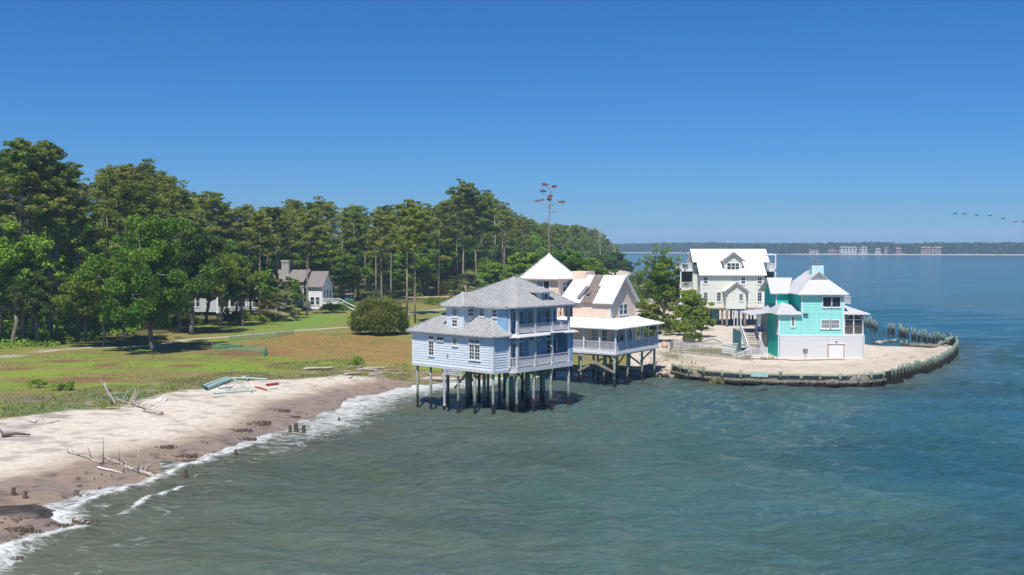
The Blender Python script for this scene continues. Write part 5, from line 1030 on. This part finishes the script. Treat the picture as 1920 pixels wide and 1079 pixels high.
# broken pilings standing in the water
PB=MB(); PB.tube([(0,0,-1.2),(.02,0,.2),(0,.03,1.55)],[.17,.16,.14],8); pb=PB.build('wooden_piling','pile_green',smooth=True)
first=True; R5=random.Random(4)
def piling(px,py,lab,grp,sc=1.):
    global first
    o=pb if first else pb.copy()
    if not first: COL.objects.link(o)
    first=False; x,y=gp(px,py,0.); o.location=(x,y,0); o.rotation_euler=(R5.uniform(-.06,.06),R5.uniform(-.06,.06),R5.uniform(0,6)); o.scale=(sc*.72,sc*.72,sc*R5.uniform(.85,1.2)); tag(o,lab,'piling',grp)
def row(a,b,n,lab,grp,sc=1.):
    for i in range(n): t=i/(n-1); piling(a[0]+(b[0]-a[0])*t+R5.uniform(-.8,.8),a[1]+(b[1]-a[1])*t+R5.uniform(-.5,.5),lab,grp,sc)
lb='green stained piling in the broken row behind the sand point'; gr='broken row of pilings behind the sand point'
row((1622,614),(1644,622),8,lb,gr,1.3); row((1667,626),(1677,627),4,lb,gr,1.3); row((1686,631),(1702,635),6,lb,gr,1.25); row((1710,639),(1752,645),12,lb,gr,1.2); row((1756,645),(1784,648),9,lb,gr,1.1)
row((1176,514),(1246,520),16,'distant piling in the old row beyond the peach house','distant old piling row',1.5)
row((1624,626),(1675,634),7,'short black stub in the lagoon behind the turquoise house','short stubs in the lagoon',.55)
# ================================================================ rocks, driftwood and beach things
def rock_mesh(seed,m='rock'):
    r=random.Random(seed); import bmesh
    b=bmesh.new(); bmesh.ops.create_icosphere(b,subdivisions=2,radius=.5)
    pl=[(Vector((r.gauss(0,1),r.gauss(0,1),r.gauss(0,1))).normalized(),r.uniform(.2,.38)) for _ in range(9)]
    for v in b.verts:
        for n,d in pl:
            k=v.co.dot(n)-d
            if k>0: v.co-=n*k*.92
        v.co*=1+r.uniform(-.05,.05)
    me=D.meshes.new('rock'); b.to_mesh(me); b.free(); me.materials.append(M[m]); return me
RK=[rock_mesh(s) for s in range(6)]
R6=random.Random(12)
def put(name,me,loc,rot,sc,lab,cat,grp=None):
    o=D.objects.new(name,me); COL.objects.link(o); o.location=loc; o.rotation_euler=rot; o.scale=sc if hasattr(sc,'__len__') else (sc,)*3; return tag(o,lab,cat,grp)
RP=[(1196,690),(1215,684),(1250,676),(1262,682),(1282,706),(1270,708),(1240,706),(1205,704)]
n=0
while n<120:
    px,py=R6.uniform(1190,1284),R6.uniform(674,709)
    a=np.array([px]);b=np.array([py])
    if not inside(a,b,RP)[0]: continue
    z=np.interp(py,[676,706],[1.3,.1]); x,y=gp(px,py,z); s=R6.uniform(.35,1.0)
    put('rock',RK[n%6],(x,y,z+.05),(R6.uniform(-.5,.5),R6.uniform(-.5,.5),R6.uniform(0,6)),(s*R6.uniform(1,1.7),s,s*.55),'pinkish broken rock in the heap between the peach house and the bulkhead','rock','rocks heaped beside the bulkhead'); n+=1
for i in range(34):
    px=R6.uniform(1075,1195); x,y=gp(px,R6.uniform(688,701),.7); s=R6.uniform(.4,.9); put('rock',RK[i%6],(x,y,.55),(R6.uniform(-.5,.5),R6.uniform(-.5,.5),R6.uniform(0,6)),(s*1.3,s,s*.5),'dark shaded rock under the peach house deck','rock','rocks under the peach house')
for i in range(26):
    px=R6.uniform(1320,1440); x,y=gp(px,R6.uniform(598,606),1.7); s=R6.uniform(.4,1.1); put('rock',RK[i%6],(x,y,1.75),(0,0,R6.uniform(0,6)),(s*1.6,s,s*.4),'pale flat slab of rubble in front of the cream house','rock','rubble in front of the cream house')
for i in range(12):
    px=R6.uniform(1636,1690); x,y=gp(px,R6.uniform(634,642),.2); s=R6.uniform(.5,1.0); put('rock',RK[i%6],(x,y,.1),(0,0,R6.uniform(0,6)),(s*1.4,s,s*.5),'pale boulder at the lagoon edge behind the turquoise house','rock','boulders at the lagoon edge')
x,y=gp(1181,693,.8); o=put('concrete_slab',RK[2],(x,y,.85),(0,.08,.3),(4.6,3.2,.8),'broad tilted tan slab lying under the peach house','slab')
def log_me(seed,L=1.,m='drift',br=2,r0=.09):
    r=random.Random(seed); limbs=[(bend((-L/2,0,0),(L/2,0,.04*L),4,.03,r),r0,r0*.55)]
    for k in range(br):
        t=r.uniform(-.2,.45)*L; a=r.uniform(.4,1.1)*r.choice((-1,1)); l=r.uniform(.15,.35)*L; limbs.append((bend((t,0,0),(t+math.cos(a)*l,math.sin(a)*l,r.uniform(0,.6)*l),3,.1,r),r0*.5,r0*.2))
    me=limbmesh('log',m,limbs,7); return me
LG=[log_me(s,1.,'drift',br,rr) for s,br,rr in ((1,2,.045),(2,0,.06),(3,1,.035),(4,3,.03))]
def log(px,py,z,L,rot,k,lab,cat='driftwood',grp=None,name='driftwood_log',tilt=0.):
    x,y=gp(px,py,z); g=ground_z(x,y); return put(name,LG[k],(x,y,g+.045*L),(0,tilt,rot),L,lab,cat,grp)
# logs piled behind the blue house and along the top of the beach
for i in range(38):
    t=R6.random(); px=655+t*230; py=693+R6.uniform(-6,5)+4*t; L=R6.uniform(.7,2.4)
    log(px,py,1.3,L,R6.uniform(-1.3,1.3),i%4,'bleached driftwood log in the tangle at the top of the beach','driftwood','driftwood behind the blue house')
log(705,684,1.6,3.,.3,1,'long pale log on top of the driftwood tangle'); log(690,688,1.5,3.,-.5,0,'forked grey log at the near end of the tangle')
log(830,698,1.2,5.,-.12,1,'longest brown log, lying behind the blue house piles'); log(598,688,1.6,3.4,.25,1,'bleached pole on the grass above the pipes')
for i in range(64):
    px=R6.uniform(0,780); e_=np.interp(px,[0,110,265,340,440,520,650,780],[785,768,747,729,709,702,690,690]); py=e_+R6.gauss(3,9); 
    log(px,py,1.5,R6.uniform(.35,1.3),R6.uniform(0,3),i%4,'small grey stick in the wrack line','stick','sticks in the wrack line',name='stick')
# big fallen tree on the wet sand
def fallen(px0,py0,px1,py1,lab,seed,r0=.15,up=1.,m='drift',br=9,z=.4,name='fallen_tree'):
    a=gp(px0,py0,z); b_=gp(px1,py1,z); za=ground_z(*a)+.12; zb=ground_z(*b_)+.12; r=random.Random(seed); A_=Vector((a[0],a[1],za)); B_=Vector((b_[0],b_[1],zb)); e=empty(name,tuple(A_),0,lab,'driftwood'); d=B_-A_; L=d.length
    limbs=[(bend((0,0,0),d,5,.02,r),r0,r0*.3)]
    mb=MB(); k=limbs[0]; mb.tube(k[0],[k[1]+(k[2]-k[1])*i/5 for i in range(6)],8); mb.build('trunk',m,e,smooth=True)
    for q in range(br):
        t=r.uniform(.2,.95); p=d*t; a_=math.atan2(d.y,d.x)+r.choice((-1,1))*r.uniform(.3,1.2); l=L*r.uniform(.12,.35)*(1.1-t*.5); q2=p+Vector((math.cos(a_)*l,math.sin(a_)*l,r.uniform(.0,.55)*l*up)); mb=MB(); pts=bend(p,q2,3,.1,r); mb.tube(pts,[r0*.42,r0*.3,r0*.2,r0*.08],5); mb.build('branch',m,e,smooth=True)
    return e
fallen(302,885,190,862,'long fallen tree with bare upturned branches across the wet sand',5,.17,1.5,br=8,z=.5)
fallen(190,862,122,850,'thin curved limb reaching up the dry sand from the fallen tree',15,.08,1.2,br=4,z=.9)
fallen(183,880,230,883,'straight white pole beside the fallen tree',6,.07,.0,br=0,z=.5,m='white')
for px,py,h,dx in ((194,872,1.9,0),(223,866,1.0,0),(258,878,1.6,.1),(172,868,1.1,-.3)): 
    x,y=gp(px,py,.5); g=ground_z(x,y); mb=MB(); mb.tube([(0,0,-.2),(dx*.5,0,h*.5),(dx,0,h)],[.05,.045,.03],6); o=mb.build('upright_branch','drift',smooth=True,loc=(x,y,g)); tag(o,'bleached branch stuck upright in the sand by the fallen tree','driftwood','upright branches by the fallen tree')
fallen(300,770,222,750,'grey uprooted tree with tangled roots at the edge of the beach grass',8,.16,1.6,br=14,z=1.5,name='uprooted_tree')
fallen(303,772,268,768,'short broken trunk below the uprooted tree',9,.22,1.,br=7,z=1.4)
fallen(215,757,198,728,'leaning white limb rising from the beach grass',10,.09,3.,br=2,z=1.5)
x,y=gp(213,757,1.5); g=ground_z(x,y); mb=MB(); mb.tube([(0,0,0),(-.5,0,1.),(-.8,0,2.0)],[.11,.09,.05],6); tag(mb.build('dead_limb','drift',smooth=True,loc=(x,y,g)),'pale dead limb standing crookedly out of the beach grass','driftwood')
# stumps and marsh peat
st_=MB(); st_.tube([(0,0,-.2),(.02,0,.25),(0,.02,.55)],[.17,.14,.12],7); stm=D.meshes.new('stump'); stm.from_pydata(st_.v,[],st_.f); stm.materials.append(M['dark'])
for (px,py,s,lab) in ((347,893,1.5,'tall dark stump in the shallow foam'),(544,806,1.3,'dark stump at the landward end of the wave washed trio'),(556,806,1.7,'widest dark stump of the wave washed trio'),(570,808,1.5,'seaward stump of the wave washed trio'),(25,938,1.2,'dark stub on the wet sand near the peat bank'),(47,940,1.1,'thin dark stub right of its larger twin'),(441,850,1.1,'pointed stub in the foam'),(635,787,.9,'small stub in open foam beyond the trio')):
    x,y=gp(px,py,.1); put('tree_stump',stm,(x,y,max(-.1,ground_z(x,y)-.05)),(R6.uniform(-.1,.1),R6.uniform(-.1,.1),R6.uniform(0,6)),(s*.8,s*.8,s*.8),lab,'stump')
for i in range(70):
    t=R6.random(); px=150+t*560; py=np.interp(px,[150,300,400,555,680,710],[912,868,832,788,738,730])+R6.gauss(-1,11); x,y=gp(px,py,.2); s=R6.uniform(.2,.55)
    put('root_stub',stm,(x,y,max(-.12,ground_z(x,y)-.08)),(R6.uniform(-.2,.2),R6.uniform(-.2,.2),R6.uniform(0,6)),(s*.7,s*.7,s),'small dark root stub sticking out of the wet sand or foam','stump','root stubs along the waterline')
def spikes(seed,n,rx,ry,h):
    r=random.Random(seed); mb=MB()
    for i in range(n):
        a=r.uniform(0,6.28); d=math.sqrt(r.random()); x,y=math.cos(a)*d*rx,math.sin(a)*d*ry; k=h*r.uniform(.4,1.2); w=r.uniform(.05,.12); mb.tube([(x,y,-.1),(x+r.uniform(-.08,.08),y+r.uniform(-.05,.05),k)],[w,w*.5],5)
    me=D.meshes.new('spikes'); me.from_pydata(mb.v,[],mb.f); me.materials.append(M['dark']); return me
SP=[spikes(s,60,1.,.5,.38) for s in range(3)]
for k,(px,py,s,lab) in enumerate([(345,856,1.5,'spiky marsh root mat nearest the middle of the wet beach'),(310,848,1.1,'narrow row of marsh roots above the wave edge'),(355,862,1.2,'marsh root clump touching the foam'),(175,925,1.9,'widest brown marsh root mat at the foam edge near the fallen tree'),(148,978,2.1,'marsh root clump awash in the lowest breaker'),(85,995,1.1,'small marsh root clump below the peat bank'),(35,995,1.2,'marsh root clump at the end of the peat bank'),(480,800,2.2,'dense dark root mat on the wet sand above the trio of stumps'),(450,812,1.6,'ragged root mat next to the pale stones'),(462,822,1.3,'low root mat just above the wave line'),(530,778,1.2,'twiggy root clump on the wet sand, farthest along the beach'),(555,784,.7,'round dark root clump by the farthest one'),(5,1030,1.5,'dark rockweed clump at the lowest corner of the beach'),(20,1045,1.,'small rockweed clump washed by the breaker')]):
    x,y=gp(px,py,.15); put('marsh_root_clump',SP[k%3],(x,y,max(-.05,ground_z(x,y)-.02)),(0,0,.2+R6.uniform(-.2,.2)),(s*.65,s*.65,.45),lab,'marsh roots')
def peat_mesh(seed):
    xs=np.linspace(-.5,.5,60); X,Y=np.meshgrid(xs,xs); rr=np.hypot(X,Y)*2+ (fbm(X+seed,Y,.25,4,seed)-.5)*.7; Z=.5*sstep(1,.55,rr)+(fbm(X*1.3+seed,Y*4,.2,4,seed+3)-.5)*.28*sstep(1,.8,rr)-.12
    o=mesh_grid('peat',X,Y,Z,M['peat'],rr<1.12); me=o.data; D.objects.remove(o); return me
x,y=gp(30,972,.1); put('peat_bank',peat_mesh(7),(x-1.5,y,.0),(0,0,.35),(9,3.4,1.3),'dark eroded peat bank at the water edge','peat bank')
x,y=gp(0,985,.1); put('peat_bank',peat_mesh(8),(x-2,y-1,.0),(0,0,.2),(7,2.6,1.1),'lower step of dark peat washed by the surf','peat bank')
RD=[rock_mesh(90+s,'dark') for s in range(3)]
for i in range(46):
    px=R6.uniform(0,150); py=np.interp(px,[0,60,100,150],[1000,985,962,948])+R6.gauss(0,15); x,y=gp(px,py,.1); s=R6.uniform(.15,.5)
    put('rock',RD[i%3],(x,y,max(-.05,ground_z(x,y))),(R6.uniform(-.4,.4),0,R6.uniform(0,6)),(s*1.5,s,s*.6),'small dark weedy rock strewn around the peat bank','rock','dark rocks around the peat bank')
# exposed mud under the blue house
x,y=gp(1000,758,0); put('mud_shoal',peat_mesh(9),(x,y,-.14),(0,0,.7),(8.5,4.5,.55),'dark mud shoal showing among the piles','mud')
# pipes and boards washed up at the top of the beach
def pipe(px0,py0,px1,py1,r_,m,lab,name='plastic_pipe',z=1.5,zo=0.):
    a=gp(px0,py0,z); b_=gp(px1,py1,z); A_=Vector((a[0],a[1],ground_z(*a)+r_+zo)); B_=Vector((b_[0],b_[1],ground_z(*b_)+r_+zo)); mb=MB(); d=B_-A_
    n=10; mb.tube([(0,0,0),d*.5+Vector((0,0,.03)),d],[r_]*3,n,cap=False); mb.tube([d,(0,0,0)],[r_*.8]*2,n,cap=False); 
    return tag(mb.build(name,m,smooth=True,loc=tuple(A_)),lab,'pipe' if 'pipe' in name else 'board')
pipe(386,729,432,713,.22,'pipe_green','thickest pale green pipe, open end towards the sea'); pipe(380,726,426,710,.17,'pipe_green','slimmer pipe lying against the thickest one'); pipe(402,734,480,725,.09,'pipe_green','long thin pale green pipe across the sand')
pipe(430,709,500,707,.10,'pipe_green','thin green pipe along the grass edge'); pipe(438,710,472,728,.08,'pipe_green','thin pipe crossing the others diagonally'); pipe(455,706,466,711,.14,'pipe_green','short green pipe stub on the grass edge')
pipe(410,726,436,722,.14,'white','bundle of white ribbed plastic','plastic_pipe'); pipe(478,720,500,723,.07,'red','pinkish red pole end'); pipe(500,717,522,714,.12,'red','red plastic strip on the sand','plastic_strip'); pipe(505,721,520,719,.08,'white','short white board next to the red strip','white_board')
pipe(694,779,704,785,.09,'white','short white plank floating in the surf','white_plank',z=0.); x,y=gp(302,750,1.4); 
mb=MB(); mb.box(-.5,.5,-.3,.3,0,.12); mb.box(-.3,.2,-.25,.2,.125,.25); tag(mb.build('white_crate','white',loc=(x,y,ground_z(x,y))),'crumpled white plastic crate on the upper sand','crate')
x,y=gp(3,825,1.2); mb=MB(); mb.tube([(0,0,0),(.9,.4,.1),(1.9,.5,.0)],[.16,.12,.06],7); mb.tube([(.2,0,0),(-.5,.7,.4)],[.1,.04],6); tag(mb.build('driftwood_log','dark',smooth=True,loc=(x,y,ground_z(x,y)+.1)),'dark charred log at the far end of the dry sand','driftwood')
# green netting fences on the meadow
def net(pts,lab,h=.8,m='net',name='net_fence',sp=2.,post_m='lumber',z=1.8,mesh=True):
    P_=[Vector(gp(x,y,z)) for x,y in pts]; o0=P_[0]; e=empty(name,(o0.x,o0.y,ground_z(*o0)),0,lab,'fence'); mb=MB()
    for a,b_ in zip(P_[:-1],P_[1:]):
        L=(b_-a).length; n_=max(1,int(L/sp)); d=(b_-a)
        za=ground_z(*a)-e.location.z; zb=ground_z(*b_)-e.location.z
        if mesh:
            for q in range(5): zz=.08+(h-.12)*q/4; mb.bar((a.x-o0.x,a.y-o0.y,za+zz),(b_.x-o0.x,b_.y-o0.y,zb+zz-.05*(q%2)),.02,.05)
            k=int(L/.35)
            for q in range(k): p=a.lerp(b_,(q+.5)/k); mb.bar((p.x-o0.x,p.y-o0.y,za+.05),(p.x-o0.x,p.y-o0.y,za+h-.05),.03)
        for q in range(n_):
            p=a.lerp(b_,q/n_)-o0; zq=za+(zb-za)*q/n_; pm=MB(); pm.bar((p.x,p.y,zq-.2),(p.x,p.y,zq+h+.15),.06); pm.build('fence_post',post_m,e)
    if mesh: mb.build('netting',m,e)
net([(430,640),(475,636),(520,633),(552,628)],'sagging green net fence strung beside the path'); net([(398,656),(440,657),(500,662),(495,668)],'lower green net fence on the reddish grass'); 
net([(1256,658),(1262,653),(1310,650)],'thin wire fence on the grey sand by the bushes',1.2,'metal','wire_fence',1.6,'metal',1.6); net([(1256,660),(1300,664),(1352,672),(1412,678)],'thin wire fence curving through the green patch to the stairs',1.1,'metal','wire_fence',1.8,'metal',1.5)
# timber post at the picture edge, pipe by the house, boards, kayaks
x,y=gp(4,640,1.8); e=empty('utility_post',(x,y,ground_z(x,y)),0,'orange brown timber post with a white bracket at the wood corner','post'); mb=MB(); mb.tube([(0,0,-.3),(0,0,3.),(0,0,6.3)],[.17,.16,.15],8); mb.build('pole','wood',e,smooth=True); mb=MB(); mb.bar((-.6,0,6.1),(.7,0,6.2),.12); mb.build('bracket','white',e)
pipe(1376,675,1480,677,.06,'lumber','long rusty pipe lying on the sand before the turquoise house','rusty_pipe',z=1.45); pipe(1480,678,1582,676,.05,'lumber','second length of rusty pipe ending near the lattice corner','rusty_pipe',z=1.45)
for i,(px,py) in enumerate(((1597,671),(1586,668),(1624,674),(1660,668),(1710,670),(1352,676),(1300,690),(1676,676),(1640,681))):
    x,y=gp(px,py,1.45); put('scrap_wood',LG[i%4],(x,y,ground_z(x,y)+.06 if px<1400 else 1.5),(0,0,R6.uniform(0,3)),R6.uniform(.6,1.5),'scrap of dark wood on the bare sand point','scrap','scraps on the sand point')
for k,(px,lab) in enumerate(((1318,'red kayak leaning on a post under the cream house'),(1322,'second red kayak, the one nearer the sea'))):
    x,y=gp(px,602,1.8); mb=MB(); mb.tube([(0,0,0),(.1,0,1.2),(-.25,0,2.8),(-.5,0,3.4)],[.05,.3,.28,.04],8); o=mb.build('kayak','red',smooth=True,loc=(x+k*.3,y,1.75)); tag(o,lab,'kayak')
x,y=gp(1246,652,1.6); mb=MB(); mb.tube([(0,0,0),(0,0,.35),(0,0,.7)],[.4,.5,.42],10); tag(mb.build('rusty_barrel','rust',smooth=True,loc=(x,y,1.55)),'rusty brown drum at the bank top','barrel')
x,y=gp(1333,643,1.6); mb=MB(); mb.bar((-1.2,0,.2),(.3,.1,.6),.5,.12); mb.bar((.3,.1,.6),(1.5,-.5,.1),.4,.12); tag(mb.build('broken_boards','lumber',loc=(x,y,1.55)),'two broken boards leaning together by the bushes','boards')
# golf cart
x,y=gp(655,566,1.9); gc_=empty('golf_cart',(x,y,ground_z(x,y)),.5,'small dark golf cart parked at the sandy road','golf cart')
mb=MB(); mb.box(-1.1,1.1,-.55,.55,.35,.75); mb.box(-1.1,-.2,-.5,.5,.76,.95); mb.build('body','teal_box',gc_); mb=MB(); mb.box(-.8,.2,-.5,.5,.96,1.1); mb.bar((-.8,0,1.1),(-1.,0,1.5),1.,.1); mb.build('seat','black',gc_)
mb=MB(); mb.box(-1.05,.9,-.6,.6,1.9,2.0); mb.build('roof','grey_white',gc_)
for sx_ in (-.9,.8):
    for sy in (-.55,.55): mb=MB(); mb.bar((sx_,sy*.9,.7),(sx_,sy*.9,1.9),.06); mb.build('roof_post','black',gc_); mb=MB(); mb.tube([(sx_*.85,sy-.1,.25),(sx_*.85,sy+.1,.25)],[.27,.27],12); mb.build('wheel','black',gc_)
# birds in a line
bm_=MB(); bm_.tube([(0,-.55,0),(0,-.2,.0),(0,.3,.02),(0,.55,.05),(0,.8,.0)],[.02,.12,.13,.07,.02],7)
for sgn in (-1,1): bm_.add([(sgn*.08,-.15,.06),(sgn*.08,.25,.06),(sgn*.6,.22,.17),(sgn*.6,-.12,.17),(sgn*1.25,-.12,.02),(sgn*1.25,-.22,.02),(sgn*.08,-.15,.02),(sgn*.08,.25,.02),(sgn*.6,.22,.13),(sgn*.6,-.12,.13)],[(0,1,2,3),(3,2,4,5),(9,8,7,6),(5,4,8,9)] if sgn>0 else [(3,2,1,0),(5,4,2,3),(6,7,8,9),(9,8,4,5)])
bme=D.meshes.new('bird'); bme.from_pydata(bm_.v,[],bm_.f); bme.materials.append(M['black'])
for i,(px,py) in enumerate(((1789,401),(1806,402),(1829,404),(1854,405),(1879,410),(1902,417),(1917,416))):
    dd=150+i*2; put('bird',bme,((px-CX)/F*dd,dd,H+(462-py)/F*dd),(0,R6.uniform(-.15,.15),-1.2),.5,'dark bird gliding in the line of sea birds over the bay','bird','line of sea birds')
# ================================================================ the far shore
def far(px,y): return ((px-CX)/F*y,y)
fs=[(1060,2650),(1150,2450),(1300,2250),(1440,2020),(1500,1900),(1700,1830),(1920,1780),(2400,1700),(3200,1600)]
P_=[far(*q) for q in fs]; n_=len(P_); mb=MB(); v=[]
for (x,y) in P_: v+=[(x,y-12,-.5),(x,y,.6),(x,y+30,1.6),(x,y+900,3.)]
mb.add(v,[(4*i+k,4*i+4+k,4*i+5+k,4*i+1+k) for i in range(n_-1) for k in range(3)])
M['far_sand']=mat('far beach sand',(.5,.47,.41),(.44,.41,.36),.05,.9); struct(mb.build('far_beach','far_sand'))
r=np.random.default_rng(3); V=[];T=[]; 
cl=[]; 
for i in range(n_-1):
    a,b_=P_[i],P_[i+1]; L=math.dist(a,b_); k=int(L/1.4)
    for j in range(k):
        t=random.random(); x=a[0]+(b_[0]-a[0])*t; y=a[1]+(b_[1]-a[1])*t+random.uniform(24,110); hh=15+4.5*vnoise(np.array([x/60.]),np.array([1.]),3)[0]+3*random.random()
        s=random.uniform(4,6.5); 
        for zz in (hh-s*.8,hh*.52,hh*.22): cl.append((x+random.uniform(-2,2),y,zz+2,s,s,s*.8,random.random()))
me=leafmesh('far_wood','farleaf',cl,5,3.2,3.0,aspect=.9); o=D.objects.new('far_wood',me); COL.objects.link(o); tag(o,'long low wood along the far shore of the bay','wood',kind='stuff')
M['condo_w']=mat('white apartment render',(.72,.70,.68)); M['condo_r']=mat('red tiled roof',(.5,.27,.2)); M['condo_t']=mat('tan apartment wall',(.45,.36,.29))
def block(px0,px1,top,m,rm,lab,bays=5,base=476.,name='apartment_building'):
    y=float(np.interp((px0+px1)/2,[a for a,_ in fs],[b for _,b in fs]))+20; x0,_=far(px0,y);x1,_=far(px1,y); h=(base-top)/F*y; e=empty(name,(x0,y,2.2),0,lab,'building'); wd=(x1-x0)
    mb=MB(); bw=wd/bays
    for i in range(bays): k=random.uniform(.86,1.); mb.box(i*bw,i*bw+bw*.62,0,12,0,h*k); mb.box(i*bw+bw*.62,(i+1)*bw,2.5,12,0,h*.8)
    mb.build('wall',m,e); mb=MB()
    for i in range(bays):
        z=2.
        while z<h*.72: mb.box(i*bw+bw*.64,(i+1)*bw-.3,2.2,2.45,z,z+1.6); mb.box(i*bw+bw*.15,i*bw+bw*.45,-.1,-.02,z,z+1.5); z+=3.2
    w_=mb.build('windows','glass',e); mb=MB()
    for i in range(bays): a=i*bw-.5; b2=(i+1)*bw+.5; mb.add([(a,-1,h),(b2,-1,h),(b2,13,h),(a,13,h),((a+b2)/2-1,6,h+2.4),((a+b2)/2+1,6,h+2.4)],[(0,1,5,4),(1,2,5),(2,3,4,5),(3,0,4),(3,2,1,0)])
    mb.build('roof',rm,e)
block(1519,1540,470,'condo_w','condo_r','low villa with red roofs on the far beach, closest to the chimney',4,476,'beach_villa'); block(1555,1570,471,'condo_t','condo_r','smaller red roofed villa on the far beach',3,476,'beach_villa')
block(1577,1628,465,'condo_w','grey_roof','long white stepped apartment block on the far beach',8); block(1659,1672,466,'condo_t','condo_r','narrow brown block between the white and the tan apartments',2); block(1643,1652,468,'condo_w','grey_roof','small white block half hidden by trees',2)
block(1681,1690,467,'condo_t','condo_r','tiny tan block just above the far trees',2); block(1728,1772,465,'condo_t','condo_r','wide tan apartment block with red roof line on the far beach',7)
x,y=far(1366,2300); e=empty('water_tower',(x,y,2),0,'pale water tower above the far wood','water tower'); mb=MB(); mb.tube([(0,0,0),(0,0,20)],[1.2,1.2],8); mb.build('tower_leg','white',e); mb=MB(); mb.tube([(0,0,17),(0,0,19.5),(0,0,22),(0,0,23.5)],[2,6,6,2],14); mb.build('tank','white',e,smooth=True)
x,y=gp(1292,476.5,0); e=empty('motor_boat',(x,y,0),.2,'small white motor boat crossing the far water','boat'); mb=MB(); mb.add([(-7,-2,1.8),(7,0,2.4),(-7,2,1.8),(-6,-1.4,-.3),(5,0,-.3),(-6,1.4,-.3)],[(0,1,2),(5,4,3),(0,3,4,1),(1,4,5,2),(2,5,3,0)]); mb.build('hull','white',e); mb=MB(); mb.box(-3,2,-1.2,1.2,1.9,4.2); mb.build('cabin','white',e)
# ================================================================ haze
m=D.materials.new('haze air'); m.use_nodes=True; t=m.node_tree; t.nodes.clear(); out=t.nodes.new('ShaderNodeOutputMaterial'); pv=t.nodes.new('ShaderNodeVolumePrincipled'); pv.inputs['Color'].default_value=(.50,.72,.95,1); pv.inputs['Density'].default_value=.00024; pv.inputs['Anisotropy'].default_value=0.
t.links.new(pv.outputs[0],out.inputs['Volume']); M['haze']=m
mb=MB(); mb.box(-6000,6000,-300,7200,-4,62); tag(mb.build('haze','haze'),None,None,kind='stuff')
